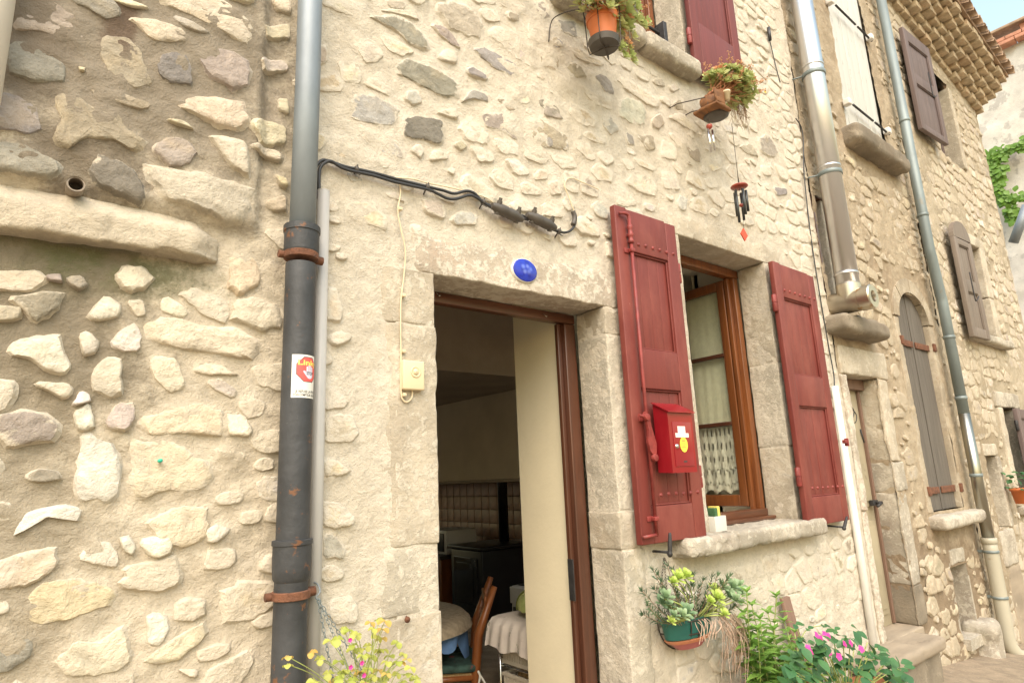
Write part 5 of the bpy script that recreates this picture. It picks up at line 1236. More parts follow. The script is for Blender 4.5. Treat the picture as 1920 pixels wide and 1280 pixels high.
mk('beige_pipe', tube(spline([(xb, zy, zb_), (xb, zy, .3), (xb, zy, .12), (xb+.03, zy-.02, .03), (xb+.12, zy-.05, -.02), (xb+.4, zy-.1, -.06)], 5), .054, 28), M['pvc_beige'], RPI)
mk('pipe_collar', pipe_ring((xb, zy, zb_-.01), .056, .05), M['pvc_beige'], RPI)
for z, r in ((zs_+.14, .045), (q[7][2]+.05, .045), (P(1695, 215, zy)[2]*0+4.9, .045), (3.9, .045), ((zs_+zb_)/2, .047)): mk('joint_band', pipe_ring((xa if z > z1_ else xb, zy, z), r, .03), M['zinc_green'], RPI)
for z in (zb_-.10, .46): mk('pipe_clamp', [pipe_ring((xb, zy, z), .056, .022), bev(xb-.01, xb+.01, zy+.03, .02, z-.01, z+.01, .002)], M['zinc_green'], RPI)

# wind chimes
ch = P(1386, 350, -.20); ctop = P(1372, 232, -.20)
WC = root('wind_chime', tuple(ch), 'dark tube wind chime with cherry disc and orange diamond sail', 'wind chime')
mk('cord', [tube([ctop, ch+[0, 0, .02]], .0018, 6), tube([ch+[-.01, 0, .0], ch+[0, 0, .09]], .0012, 5), tube([ch+[.01, 0, .0], ch+[0, 0, .09]], .0012, 5), tube([ch, P(1395, 430, -.20)], .0009, 5)], M['wire'], WC)
mk('disc', lathe([(.030, -.012), (.046, -.006), (.050, .0), (.046, .005), (.02, .012), (.002, .014)], tuple(ch), 28), M['chime_wood'], WC); mk('striker', lathe([(.002, -.012), (.011, -.007), (.013, 0), (.011, .007), (.002, .012)], tuple(P(1390, 385, -.20)), 14), M['chime_wood'], WC)
for k, L in enumerate((.17, .145, .20, .16, .13)):
    t = k*1.257+.4; q = ch+np.array([.033*math.cos(t), .033*math.sin(t), -.028]); mk('chime_tube', tube([q, q-[0, 0, L]], .0075, 12), M['chime_black'], WC)
s = P(1395, 440, -.20); d = .036; v = [(s[0]-d, s[1], s[2]), (s[0], s[1]-.004, s[2]-d*1.1), (s[0]+d, s[1]-.004, s[2]), (s[0], s[1], s[2]+d*1.1)]
mk('sail', prism([(a[0], a[2]) for a in v], s[1]-.003, s[1]+.003), M['chime_orange'], WC, False)
c2_ = P(1330, 238, -.24); WC2 = root('wind_chime', tuple(c2_), 'small silver wind chime hanging under the sedum pot', 'wind chime')
mk('cap', lathe([(.004, .018), (.016, .010), (.018, 0), (.010, -.012), (.002, -.016)], tuple(c2_), 16), M['chime_wood'], WC2); mk('cord', tube([c2_, P(1327, 190, -.24)], .0014, 5), M['wire'], WC2)
for k, (dx, dy, L) in enumerate(((-.014, 0, .14), (.012, -.008, .125), (.0, .014, .06))): q = c2_+np.array([dx, dy, -.02]); mk('chime_tube', tube([q, q-[0, 0, L]], .006, 12), M['chrome'], WC2)
# ------------------------------------------------------------------ inside the kitchen
HX = 3.6
HD = root('chimney_hood', (HX, 3.6, 1.6), 'cream plastered chimney hood above the black stove', 'hood')
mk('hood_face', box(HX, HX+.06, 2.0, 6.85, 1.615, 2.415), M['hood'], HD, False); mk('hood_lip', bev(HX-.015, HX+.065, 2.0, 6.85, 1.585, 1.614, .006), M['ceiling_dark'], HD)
mk('hood_side', box(HX+.061, RX-.002, 2.0, 2.05, 1.615, 2.415), M['hood'], HD, False)
TW = tag(mk('tiled_splashback', box(RX-.016, RX-.002, 2.2, 6.8, .1, 1.95), M['grout']), 'pinkish brown tiled splashback on the kitchen end wall', 'tiles')
tm = mesh_from('tile', bev(-.010, 0, -.072, .072, -.072, .072, .002)); tm.materials.append(M['tile'])
for i in range(22):
    for k in range(6): place('tile', tm, Matrix.Translation((RX-.0165, 2.75+i*.15, .90+k*.15)), TW)
SV = root('stove', (3.9, 3.4, FZ), 'black enamel wood stove with its flue under the hood', 'stove')
mk('body', bev(3.62, 4.20, 3.11, 3.65, FZ+.06, .95, .015), M['stove'], SV, True, None, 40); mk('top_plate', bev(3.59, 4.23, 3.08, 3.68, .951, .985, .008), M['stove'], SV, True, None, 40)
mk('glass_door', [bev(3.606, 3.619, 3.18, 3.58, .45, .88, .004), bev(3.60, 3.6055, 3.24, 3.52, .5, .83, .002)], mat('stove_glass', (.02, .02, .02), .1, 0, .1, 5, 0), SV); mk('base', bev(3.66, 4.16, 3.15, 3.61, FZ, FZ+.059, .01), M['stove'], SV)
fx_ = P(945, 1000, 3.40)[0]; mk('stove_pipe', tube([(fx_, 3.40, .98), (fx_, 3.40, 2.35)], .052, 24), M['stove'], SV)
KC = root('kitchen_cabinet', (3.9, 4.6, FZ), 'brown wooden cabinet at the back beyond the stove', 'cabinet')
mk('carcass', bev(3.72, RX-.03, 4.0, 6.2, FZ, .80, .006), M['chair_wood'], KC, True, None, 35); mk('worktop', bev(3.69, RX-.02, 3.97, 6.2, .801, .84, .006), M['saucer'], KC, True, None, 35)
for i in range(3): mk('cabinet_door', bev(3.70, 3.719, 4.06+i*.6, 4.60+i*.6, .12, .74, .006), M['chair_wood'], KC, True, None, 35)
MW = root('microwave', (3.95, 4.2, .845), 'grey microwave on the back worktop behind the stove', 'microwave'); mk('case', bev(3.80, 4.20, 4.02, 4.50, .841, 1.09, .01), M['cooker'], MW, True, None, 40); mk('glass_door', bev(3.79, 3.799, 4.06, 4.38, .87, 1.06, .004), M['stove'], MW)
CX = 3.2; ck = PX(958, 1097, CX); yF = ck[1]; CK = root('cooker', (CX+.3, yF-.3, FZ), 'white enamel cooker standing behind the trolley', 'cooker')
mk('body', bev(CX, CX+.55, yF-.55, yF, FZ, ck[2], .01), M['cooker'], CK, True, None, 40); mk('control_panel', bev(CX-.016, CX-.0005, yF-.548, yF-.002, ck[2]-.125, ck[2]-.005, .004), M['cooker'], CK, True, None, 40)
mk('oven_door', [bev(CX-.016, CX-.0005, yF-.52, yF-.03, .2, ck[2]-.15, .006)], M['stove'], CK, True, None, 40)
for i in range(4): mk('knob', lathe([(.018, 0), (.016, -.018), (.001, -.02)], (CX-.017, yF-.14-i*.10, ck[2]-.07), 14, 'x'), M['cooker'], CK)
mk('hob', bev(CX+.04, CX+.5, yF-.51, yF-.04, ck[2]+.0005, ck[2]+.012, .004), M['stove'], CK); mk('pan_grate', join([tube([(CX+.06, yF-.10-k*.09, ck[2]+.03), (CX+.48, yF-.10-k*.09, ck[2]+.03)], .006, 6) for k in range(5)]+[tube([(CX+.1+k*.33, yF-.10, ck[2]+.026), (CX+.1+k*.33, yF-.46, ck[2]+.026)], .006, 6) for k in range(2)]), M['stove'], CK)
tx, ty, tzz = 1.88, 1.86, .80; tr = .58
TBL = root('round_table', (tx, ty, FZ), 'round kitchen table seen past the left door jamb', 'table')
mk('table_top', lathe([(tr-.02, -.03), (tr, -.02), (tr, .0), (tr-.01, .008), (.001, .008)], (tx, ty, tzz-.01), 48), M['chair_wood'], TBL); mk('pedestal', lathe([(.22, 0), (.2, .03), (.06, .06), (.05, .4), (.07, .66), (.2, tzz-FZ-.04)], (tx, ty, FZ), 20), M['chair_wood'], TBL)
V = [(tx, ty, tzz+.004)]; F = []; n = 72
for j, r in enumerate((.2, .4, .58, .61, .615, .625)):
    for k in range(n):
        t = 6.28318*k/n; fold = math.sin(t*9+1)*.5+math.sin(t*4)*.5; z = tzz+.004-(0 if r < .59 else (.02 if r < .612 else (.045 if r < .62 else .065)))
        rr = r+(.012*fold if r > .59 else 0); V.append((tx+rr*math.cos(t), ty+rr*math.sin(t), z+(.008*fold if r > .61 else 0)))
for k in range(n): F.append((0, 1+k, 1+(k+1) % n))
for j in range(5):
    for k in range(n): q = 1+j*n; F.append((q+k, q+n+k, q+n+(k+1) % n, q+(k+1) % n))
tag(mk('table_cover', (V, F), M['cloth_top']), 'brown patterned cover lying over the round table', 'tablecloth')
V = []; F = []; n = 40
for k in range(n+1):
    t = -1.35+1.6*k/n; drop = .06+.20*math.exp(-((t+.62)/.28)**2)+.03*math.sin(t*14)
    for j in range(5): rr = .595+.02*math.sin(t*16+j*.3)*(j/4); V.append((tx+rr*math.cos(t), ty+rr*math.sin(t), tzz-.055-drop*j/4))
for k in range(n):
    for j in range(4): q = k*5+j; F.append((q, q+5, q+6, q+1))
tag(mk('under_cloth', (V, F), M['cloth_blue']), 'blue cloth hanging down under the table cover', 'tablecloth')
# chair with its back to the trolley
cpx = P(893, 1270, 1.28); cpt = P(915, 1103, 1.28); CH = root('chair', (cpx[0]-.2, 1.4, FZ), 'orange brown wooden chair with straw seat and tied cushion', 'chair')
xb_ = cpx[0]+.0; szz = .51
def post(y, tilt): return [tube([(xb_-.005, y, FZ), (xb_-.005, y, szz), (xb_+.02, y, szz+.22), (cpt[0]+.02, y+tilt, cpt[2]+.02)], [.022, .028, .028, .018], 12)]
mk('back_post', post(1.28, 0), M['chair_wood'], CH); mk('back_post', post(1.66, 0), M['chair_wood'], CH)
for z in (.62, .75, .87): mk('back_slat', bev(xb_+.01+(z-.51)*.14, xb_+.026+(z-.51)*.14, 1.30, 1.64, z, z+.06, .006), M['chair_wood'], CH, True, None, 40)
for y in (1.27, 1.67): mk('leg', tube([(xb_-.40, y, FZ), (xb_-.40, y, szz-.01)], .018, 12), M['chair_wood'], CH)
for z in (.22, .36):
    for y in (1.28, 1.66): mk('stretcher', tube([(xb_-.40, y, z), (xb_-.005, y, z)], .010, 8), M['chair_wood'], CH)
mk('seat_rail', [tube([(xb_-.42, 1.26, szz-.01), (xb_-.02, 1.27, szz-.01)], .016, 10), tube([(xb_-.42, 1.68, szz-.01), (xb_-.02, 1.67, szz-.01)], .016, 10), tube([(xb_-.41, 1.26, szz-.01), (xb_-.41, 1.68, szz-.01)], .016, 10)], M['chair_wood'], CH)
mk('straw_seat', rbox(xb_-.41, xb_-.01, 1.265, 1.675, szz-.015, szz+.02, .012, .03, .004, 5, 2, 14), M['straw'], CH)
CU = root('seat_cushion', (xb_-.2, 1.46, szz+.02), 'dark floral cushion tied to the chair seat', 'cushion'); mk('pad', rbox(xb_-.43, xb_+.0, 1.24, 1.70, szz+.022, szz+.065, .02, .03, .006, 6, 3, 12), M['cloth_floral'], CU)
for s in (-1, 1): mk('tie', tube(spline([(xb_+.0, 1.27, szz+.04), (xb_+.02, 1.25, szz+.01), (xb_+.03+.02*s, 1.24, szz-.04), (xb_+.02+.03*s, 1.24, szz-.08)], 4), .006, 6), M['paper'], CU)
CROT = Matrix.Translation((cpx[0], 1.28, 0)) @ Matrix.Rotation(math.radians(-33), 4, 'Z') @ Matrix.Translation((-cpx[0], -1.28, 0))
for o_ in (CH, CU): o_.matrix_world = CROT @ Matrix.Translation(WLOC[o_.name])
# trolley with wire baskets, towel and a cabbage on top
ty0, ty1 = 1.02, 1.42; ta = P(938, 1240, ty0)[0]; tb = ta+.40; TR = root('trolley', (ta+.25, 1.2, FZ), 'chrome kitchen trolley with two cream plastic baskets', 'trolley')
ztop = P(930, 1158, ty0)[2]
for x in (ta, tb):
    for y in (ty0, ty1): mk('post', tube([(x, y, FZ), (x, y, ztop-.01)], .010, 12), M['chrome'], TR)
mk('top_shelf', bev(ta-.02, tb+.02, ty0-.02, ty1+.02, ztop-.025, ztop-.004, .006), M['basket'], TR, True, None, 40)
def basket(z0, z1):
    g = []
    for k in range(17):
        x = ta+.03+(tb-ta-.06)*k/16; g.append(box(x-.008, x+.008, ty0+.004, ty0+.010, z0+.02, z1-.02)); g.append(box(x-.008, x+.008, ty1-.010, ty1-.004, z0+.02, z1-.02))
    for k in range(13):
        y = ty0+.02+(ty1-ty0-.04)*k/12; g.append(box(ta+.014, ta+.020, y-.008, y+.008, z0+.02, z1-.02)); g.append(box(tb-.020, tb-.014, y-.008, y+.008, z0+.02, z1-.02))
    g += [bev(ta+.01, tb-.01, ty0+.0, ty0+.014, z1-.02, z1, .004), bev(ta+.01, tb-.01, ty1-.014, ty1, z1-.02, z1, .004), bev(ta+.01, ta+.024, ty0+.0145, ty1-.0145, z1-.02, z1, .004), bev(tb-.024, tb-.01, ty0+.0145, ty1-.0145, z1-.02, z1, .004), box(ta+.012, tb-.012, ty0+.002, ty1-.002, z0, z0+.02)]
    return g
zb1, zb0 = P(960, 1207, ty0)[2], P(960, 1234, ty0)[2]
mk('basket', basket(zb0, zb1), M['basket'], TR, False); zc1 = P(955, 1252, ty0)[2]; mk('basket', basket(zc1-.16, zc1), M['basket'], TR, False)
for zz_ in (zc1-.17, zb0-.01): mk('rail', [tube([(ta, ty0, zz_), (tb, ty0, zz_)], .006, 8), tube([(ta, ty1, zz_), (tb, ty1, zz_)], .006, 8), tube([(ta, ty0, zz_), (ta, ty1, zz_)], .006, 8)], M['chrome'], TR)
ON = tag(mk('onion_net', rbox(ta+.06, tb-.1, ty0+.05, ty1-.06, zc1-.1, zc1+.02, .05, .03, .02, 9, 3, 14), M['straw']), 'brown heap of vegetables in the lower basket', 'vegetables')
V = []; F = []; n = 40
zl = P(940, 1212, ty0-.03)[2]
prof = [(ty1-.05, ztop+.006), (ty0+.15, ztop+.008), (ty0+.02, ztop+.008), (ty0-.022, ztop+.002), (ty0-.030, ztop-.03), (ty0-.032, (ztop+zl)/2), (ty0-.034, zl)]
for j, (y, z) in enumerate(prof):
    for k in range(n+1):
        x = ta-.035+.46*k/n; w = math.sin(k*.9)*.006*(j > 3); V.append((x-(.0 if j < 4 else .015*(j-3)*(1-k/n)*.6), y+w-.004*j*(j > 3), z+(.012*math.sin(k*.35) if j == 6 else 0)))
for j in range(len(prof)-1):
    for k in range(n): q = j*(n+1)+k; F.append((q, q+n+1, q+n+2, q+1))
TO = tag(mk('tea_towel', (V, F), M['towel']), 'white tea towel with plant print and red border over the trolley', 'towel')
mk('red_border', [tube([(ta+.03, ty0-.041, zl+.055), (ta+.40, ty0-.041, zl+.055)], .0035, 6), tube([(ta+.03, ty0-.041, zl+.055), (ta+.015, ty0-.036, ztop-.06)], .0035, 6)], M['print_red'], TO)
TROT = Matrix.Translation((ta, ty0, 0)) @ Matrix.Rotation(-math.pi/2, 4, 'Z') @ Matrix.Translation((-ta, -ty0, 0))
TR.matrix_world = TROT @ Matrix.Translation(WLOC[TR.name]); ON.matrix_world = TROT; TO.matrix_world = TROT
cb = P(994, 1140, .86)
CBG = root('cabbage', (cb[0], .86, ztop+.01), 'pale green cabbage lying on the tea towel', 'cabbage')
for k in range(9):
    g = []; n = 10; V = []; F = []; rr = .055+.004*k; a0 = k*2.4; 
    for i in range(n+1):
        for j in range(n+1):
            u = (i/n-.5)*1.7; w = (j/n-.2)*1.6; r = rr*(1+.06*math.sin(9*u+k)*(j/n)); d = np.array([math.cos(w)*math.cos(u+a0), math.cos(w)*math.sin(u+a0), math.sin(w)]); V.append(np.array([cb[0], .86, ztop+.07])+d*r)
    for i in range(n):
        for j in range(n): q = i*(n+1)+j; F.append((q, q+1, q+n+2, q+n+1))
    mk('leaf', (V, F), M['leaf_sedum'], CBG)
a, b = P(973, 822, .64), P(988, 945, .64)
tag(mk('hanging_cloth', bev(a[0]-.01, b[0]+.25, .62, .635, b[2], a[2]+.02, .006), M['plaster']), 'cream cloth edge hanging just inside the doorway', 'cloth')
# ------------------------------------------------------------------ plants
def orient(pos, d, nrm, s=1.):
    d = Vector(d).normalized(); n = Vector(nrm); n = (n-d*n.dot(d)); n = n.normalized() if n.length > 1e-5 else d.orthogonal().normalized()
    x = d.cross(n); M_ = Matrix((( x[0], d[0], n[0], pos[0]), (x[1], d[1], n[1], pos[1]), (x[2], d[2], n[2], pos[2]), (0, 0, 0, 1)))
    return M_ @ Matrix.Scale(s, 4)
def leaf_geom(L, Wd, prof, fold=.25, droop=.2, seg=5):
    """leaf along +y, normal +z; prof gives half width factors"""
    V = []; F = []; n = len(prof)
    for i, w in enumerate(prof):
        t = i/(n-1); z = -droop*L*t*t
        V += [(-w*Wd/2, L*t, z+fold*w*Wd/2), (0, L*t, z), (w*Wd/2, L*t, z+fold*w*Wd/2)]
    for i in range(n-1):
        a = i*3; F += [(a, a+1, a+4, a+3), (a+1, a+2, a+5, a+4)]
    return V, F
OVAL = (.12, .62, 1., .92, .62, .05); LANCE = (.2, .75, 1., .75, .4, .03); SPAT = (.28, .45, .75, 1., .95, .45); ROUND = (.15, .8, 1., 1., .8, .25)
def xf(g, Mx):
    return [tuple(Mx @ Vector(v)) for v in g[0]], g[1]
def rosette_geom(n, L, Wd, layers, seed, open_=.9, thick=True):
    rng = random.Random(seed); gs = []
    for k in range(n):
        t = k/n; el = math.radians(10+70*t*open_); a = k*2.39996+rng.uniform(-.2, .2); l = L*(1-.55*t)*rng.uniform(.85, 1.1)
        d = (math.cos(a)*math.cos(el), math.sin(a)*math.cos(el), math.sin(el)); gs.append(xf(leaf_geom(l, Wd*(1-.35*t), SPAT, .30, -.12), orient((0, 0, .004*k/n), d, (0, 0, 1))))
    return join(gs)
def shared(nm, geom, m):
    me = mesh_from(nm, geom, True); me.materials.append(m); return me
RS = [shared('rosette', rosette_geom(14, .046, .022, 3, s), M['leaf_sedum']) for s in (1, 2)]
RSR = [shared('rosette', rosette_geom(9, .038, .016, 3, 5), M['leaf_sedum_red'])]
RB = [shared('rosette', rosette_geom(20, .046, .019, 3, 7), M['leaf_blue'])]
RL = [shared('rosette', rosette_geom(20, .042, .018, 3, 9), M['leaf_lime'])]
def flower_spike(rng, base, d, L):
    g = []; base = np.array(base); d = np.array(d)/np.linalg.norm(d); g.append(tube([base, base+d*L*.5+[0, 0, .004], base+d*L], .0013, 5))
    for k in range(9):
        q = base+d*L*(.45+.6*k/9)+np.array([rng.uniform(-.010, .010) for _ in range(3)]); a = np.array([rng.gauss(0, 1) for _ in range(3)]); a /= np.linalg.norm(a); g.append(tube([q-a*.005, q, q+a*.005], [.0012, .0038, .001], 5))
    return g
def sedum(name, label, c, R, n, seed, pot_top):
    rng = random.Random(seed); rt_ = root(name, tuple(pot_top), label, 'plant'); stems = []; spikes = []; c = np.array(c); R = np.array(R)
    for k in range(n):
        while True:
            u = np.array([rng.uniform(-1, 1) for _ in range(3)])
            if .16 < u@u < 1 and u[1] < .45: break
        p = c+u*R; up = Vector((u[0]*.8, u[1]*.8-.25, .75+.4*u[2]))
        red = rng.random() < .16; place('rosette', rng.choice(RSR if red else RS), orient(p, Vector((rng.uniform(-1, 1), rng.uniform(-1, 1), .1)).cross(up) if up.length else (1, 0, 0), up, rng.uniform(.75, 1.25)), rt_)
        b = np.array(pot_top)+np.array([rng.uniform(-.05, .05), rng.uniform(-.05, .05), -.01]); mid = (b+p)/2+np.array([rng.uniform(-.02, .02), rng.uniform(-.03, .0), rng.uniform(-.04, .03)])
        stems.append(tube(spline([b, mid, p-np.array(up)*.004], 4), .0017, 5, False))
    for k in range(n//5):
        u = np.array([rng.uniform(-1, 1), rng.uniform(-1, .2), rng.uniform(-.2, 1)]); u /= np.linalg.norm(u); spikes += flower_spike(rng, c+u*R*.9, u+[0, 0, .4], rng.uniform(.05, .09))
    mk('stems', stems, M['stem_red'], rt_); tag(mk('flower_spikes', spikes, M['leaf_sedum_red'], rt_), kind='stuff')
    return rt_
# --- terracotta coloured pot in a wire cradle by the upper sill
pc = P(1131, 62, -.24); mp = mpp(pc); r_top = 30*mp; zt_ = P(1131, 33, -.24)[2]; zb_ = P(1131, 82, -.24)[2]
PT = root('flower_pot', (pc[0], -.24, zb_), 'orange flower pot on a dark saucer in the upper wire cradle', 'flower pot')
hh = zt_-zb_
mk('pot', lathe([(r_top*.70, 0), (r_top*.92, hh*.74), (r_top*.93, hh*.75), (r_top, hh*.76), (r_top*1.02, hh), (r_top*.95, hh), (r_top*.93, hh*.9), (.001, hh*.88)], (pc[0], -.24, zb_), 36), M['terracotta'], PT, True, None, 40)
mk('saucer', lathe([(r_top*.9, -.012), (r_top*1.0, .018), (r_top*.97, .02), (r_top*.9, .0), (.001, .0)], (pc[0], -.24, zb_-.004), 36), M['saucer'], PT, True, None, 40)
g = []; rc = r_top*1.13
g.append(tube([(pc[0]+rc*math.cos(t), -.24+rc*math.sin(t), zt_+.03) for t in np.linspace(0, 6.2832, 25)[:-1]], .003, 6, True, True))
for k in range(4):
    a = k*math.pi/2+.5; o_ = np.array([math.cos(a), math.sin(a), 0]); g.append(tube([np.array([pc[0], -.24, zt_+.03])+o_*rc, np.array([pc[0], -.24, zb_+.01])+o_*rc*.93, np.array([pc[0], -.24, zb_-.035])+o_*rc*.85, np.array([pc[0], -.24, zb_-.022])]+[np.array([pc[0], -.24, zb_-.022])-o_*rc*.3], .0028, 6))
g.append(tube(spline([(pc[0]-rc, -.20, zt_+.03), (pc[0]-rc-.03, -.1, zt_+.06), (pc[0]-rc-.05, -.03, zt_+.05), (pc[0]-rc-.06, -.01, zt_-.06)], 5), .003, 6)); g.append(tube(spline([(pc[0]+rc*.7, -.24+rc*.7, zt_+.03), (pc[0]+.12, -.08, zt_+.08), (pc[0]+.2, .0, UZ0+.05)], 5), .003, 6))
tag(mk('wire_cradle', g, M['wire']), 'thin wire cradle holding the orange pot', 'pot holder')
sedum('sedum_plant', 'green and orange sedum trailing over the orange pot', P(1132, 8, -.25), (.23, .12, .13), 120, 11, (pc[0], -.24, zt_))
rng = random.Random(4); tr_ = root('sedum_runner', tuple(P(1175, 60, -.24)), 'long sedum runners dangling right of the orange pot', 'plant'); g = []
for (a, b, c_) in (((1165, 30), (1185, 70), (1170, 108)), ((1170, 20), (1195, 40), (1210, 55)), ((1160, 40), (1172, 75), (1160, 95)), ((1180, 30), (1178, 85), (1185, 115)), ((1165, 45), (1160, 85), (1158, 90)), ((1190, 20), (1205, 45), (1212, 42))):
    pts = spline([P(*a, -.24), P(*b, -.27), P(*c_, -.26)], 6); g.append(tube(pts, .0018, 5))
    for s in (3, 6, 9, 12): place('rosette', rng.choice(RS+RSR[:1]), orient(pts[min(s, len(pts)-1)], (1, .2, rng.uniform(-.5, .5)), (rng.uniform(-.6, .6), -1, .4), rng.uniform(.7, 1.1)), tr_)
mk('stems', g, M['stem_red'], tr_)
# --- second pot: bark slab box hung lower, with dry roots
bc = P(1338, 205, -.24); mp = mpp(bc)
BX = root('bark_planter', (bc[0], -.24, bc[2]-.05), 'rustic bark planter on a dark dish below the upper shutter', 'planter')
bw = 26*mp; bz = P(1338, 208, -.24)[2]
mk('bark_front', rbox(bc[0]-bw, bc[0]+bw*.2, -.24-bw*.9, -.24-bw*.7, bz, bz+.085, .012, .012, .008, 12, 2, 30), M['bark'], BX); mk('bark_base', rbox(bc[0]-bw*1.15, bc[0]+bw*.7, -.24-bw, -.24+bw, bz-.022, bz-.001, .009, .015, .007, 13, 2, 25), M['bark'], BX)
mk('pot', lathe([(bw*.70, 0), (bw*.82, .08), (bw*.8, .08), (.001, .075)], (bc[0]+.01, -.24+.015, bz), 28), M['bark'], BX); mk('dish', lathe([(bw*.6, -.034), (bw*.9, -.0225), (.001, -.0222)], (bc[0]+.025, -.235, bz), 28), M['saucer'], BX)
for dx, dz, s in ((.30, .055, 1.),): mk('mini_pot', lathe([(.014, 0), (.019, .045), (.022, .046), (.022, .056), (.001, .055)], (bc[0]+bw*dx, -.24-bw*.98, bz+dz-.02), 18), M['cream_plastic'], BX)
for sx_ in (-.9, .9): mk('hanger', tube([(bc[0]+bw*sx_, -.24, bz+.06), (bc[0]+bw*sx_, -.05, bz+.12), (bc[0]+bw*sx_, .02, bz+.12)], .003, 6), M['wire'], BX)
sedum('sedum_plant', 'dense light green sedum cushion above the bark planter', P(1368, 165, -.25), (.195, .13, .10), 150, 21, (bc[0]+.03, -.24, bz+.12))
rng = random.Random(8); g = []
for k in range(46):
    a = P(rng.uniform(1370, 1398), rng.uniform(175, 200), -.22+rng.uniform(-.05, .05)); L = rng.uniform(.06, .19); g.append(tube(spline([a, a+[rng.uniform(-.02, .02), rng.uniform(-.02, .02), -L*.5], a+[rng.uniform(-.03, .03), rng.uniform(-.03, .03), -L]], 4), .0011, 4, False))
tag(mk('dry_roots', g, M['stem_brown'], None), 'tuft of dry brown roots hanging under the sedum cushion', 'roots', None, 'stuff')
fp = P(1434, 172, -.22); FLW = root('yellow_flower', tuple(fp), 'single yellow flower right of the sedum cushion', 'flower')
mk('stem', tube(spline([P(1410, 185, -.22), P(1424, 180, -.22), fp], 4), .0012, 5), M['stem_green'], FLW)
for k in range(7): a = k*.9; place('petal', shared('petal', leaf_geom(.018, .008, OVAL, .1, .1), M['petal_yellow']) if k == 0 else bpy.data.objects['petal'].data, orient(fp, (math.cos(a), -.3, math.sin(a)), (0, -1, .2)), FLW)

# --- half basket below the left shutter
kc = P(1300, 1172, -.10); mp = mpp(kc); rb = 57*mp; zt_ = P(1300, 1158, -.10)[2]; cx0 = kc[0]
def bask(x, y, z): return np.array([cx0+x, y, z])
HB = root('wire_basket', (cx0, -.02, zt_-.2), 'half round dark wire basket hanging below the left lower shutter', 'basket')
g = [tube([bask(rb*math.cos(t), -.01-rb*.95*math.sin(t), zt_) for t in np.linspace(0, math.pi, 20)], .0032, 6), tube([bask(-rb, -.01, zt_), bask(rb, -.01, zt_)], .0032, 6)]
dep = rb*1.02
for t in np.linspace(0, math.pi, 9):
    g.append(tube([bask(rb*math.cos(t)*math.cos(e), -.01-rb*.95*math.sin(t)*math.cos(e), zt_-dep*math.sin(e)) for e in np.linspace(0, 1.30, 9)], .0034, 5))
for e in (.42, .85, 1.3): g.append(tube([bask(rb*math.cos(t)*math.cos(e), -.01-rb*.95*math.sin(t)*math.cos(e), zt_-dep*math.sin(e)) for t in np.linspace(0, math.pi, 16)], .0034, 5))
mk('wire_frame', g, M['wire'], HB)
hk = P(1245, 1045, -.03)
def chain(a, b, ln=.016, r=.0011, sag=0.):
    a = np.array(a); b = np.array(b); n = max(2, int(np.linalg.norm(b-a)/(ln*.78))); gs = []; d = (b-a)/np.linalg.norm(b-a); u, w = frame_of(d)
    for k in range(n):
        t = (k+.5)/n; c_ = a+(b-a)*t; c_[2] -= sag*4*t*(1-t); s = u if k % 2 else w
        gs.append(tube([c_+d*ln*.5*math.cos(q)+s*ln*.26*math.sin(q) for q in np.linspace(0, 6.2832, 9)[:-1]], r, 4, True, True))
    return gs
mk('chain', chain(hk, bask(-rb, -.01, zt_))+chain(hk, bask(-.2*rb, -.02-rb, zt_+.01))+chain(hk, bask(-.4*rb, -.01, zt_)), M['wire'], HB)
def trough(x0, x1, y0, y1, z0, z1, taper, wall, m, nm, parent):
    V = []; F = []
    for (t, z, ins) in ((taper, z0, 0), (0, z1, 0), (0, z1, wall), (taper, z1-.02, wall)):
        for (x, y) in ((x0+t+ins, y0+t+ins), (x1-t-ins, y0+t+ins), (x1-t-ins, y1-t-ins), (x0+t+ins, y1-t-ins)): V.append((x, y, z))
    for r in range(3):
        for k in range(4): F.append((r*4+k, r*4+(k+1) % 4, r*4+4+(k+1) % 4, r*4+4+k))
    F += [(3, 2, 1, 0), (12, 13, 14, 15)]
    return mk(nm, (V, F), m, parent, False)
gz1, gz0 = P(1310, 1164, -.17)[2], P(1310, 1202, -.17)[2]; gxa, gxb = P(1264, 1180, -.12)[0], P(1352, 1180, -.12)[0]; gcx = (gxa+gxb)/2; grx = (gxb-gxa)/2
PLN = root('planter', (gcx, -.10, gz0-.03), 'dark green plastic planter in pink and orange trays inside the wire basket', 'planter')
def oval_lathe(prof, cy, ry):
    v, f = lathe(prof, (0, 0, 0), 40); v = np.array(v); return np.c_[gcx+v[:, 0], cy+v[:, 1]*ry, v[:, 2]], f
mk('trough', oval_lathe([(grx*.88, gz0), (grx*.97, gz1-.015), (grx*1.02, gz1-.014), (grx*1.03, gz1), (grx*.96, gz1), (grx*.94, gz1-.02), (.001, gz1-.022)], -.062, .40), M['green_pot'], PLN, True, None, 40)
mk('tray', oval_lathe([(grx*.80, gz0-.020), (grx*.92, gz0-.006), (grx*.86, gz0-.004), (.001, gz0-.005)], -.062, .40), M['orange_tray'], PLN, True, None, 40)
mk('tray', oval_lathe([(grx*.50, gz0-.050), (grx*.72, gz0-.0215), (.001, gz0-.0212)], -.062, .40), M['pink_tray'], PLN, True, None, 40)
wp = P(1292, 1140, -.062); mp = mpp(wp)
WPT = root('white_pot', (wp[0], -.062, gz1), 'white plastic pot standing inside the green planter', 'flower pot')
mk('pot', lathe([(.034, -.03), (.042, .075), (.045, .076), (.045, .09), (.040, .09), (.001, .08)], (wp[0], -.062, gz1+.005), 28), M['white_pot'], WPT, True, None, 40)
SUC = root('succulents', (kc[0], -.14, gz1), 'lime and blue green rosettes in the half round basket', 'plant'); g = []
base = np.array([kc[0], -.10, gz1-.01])
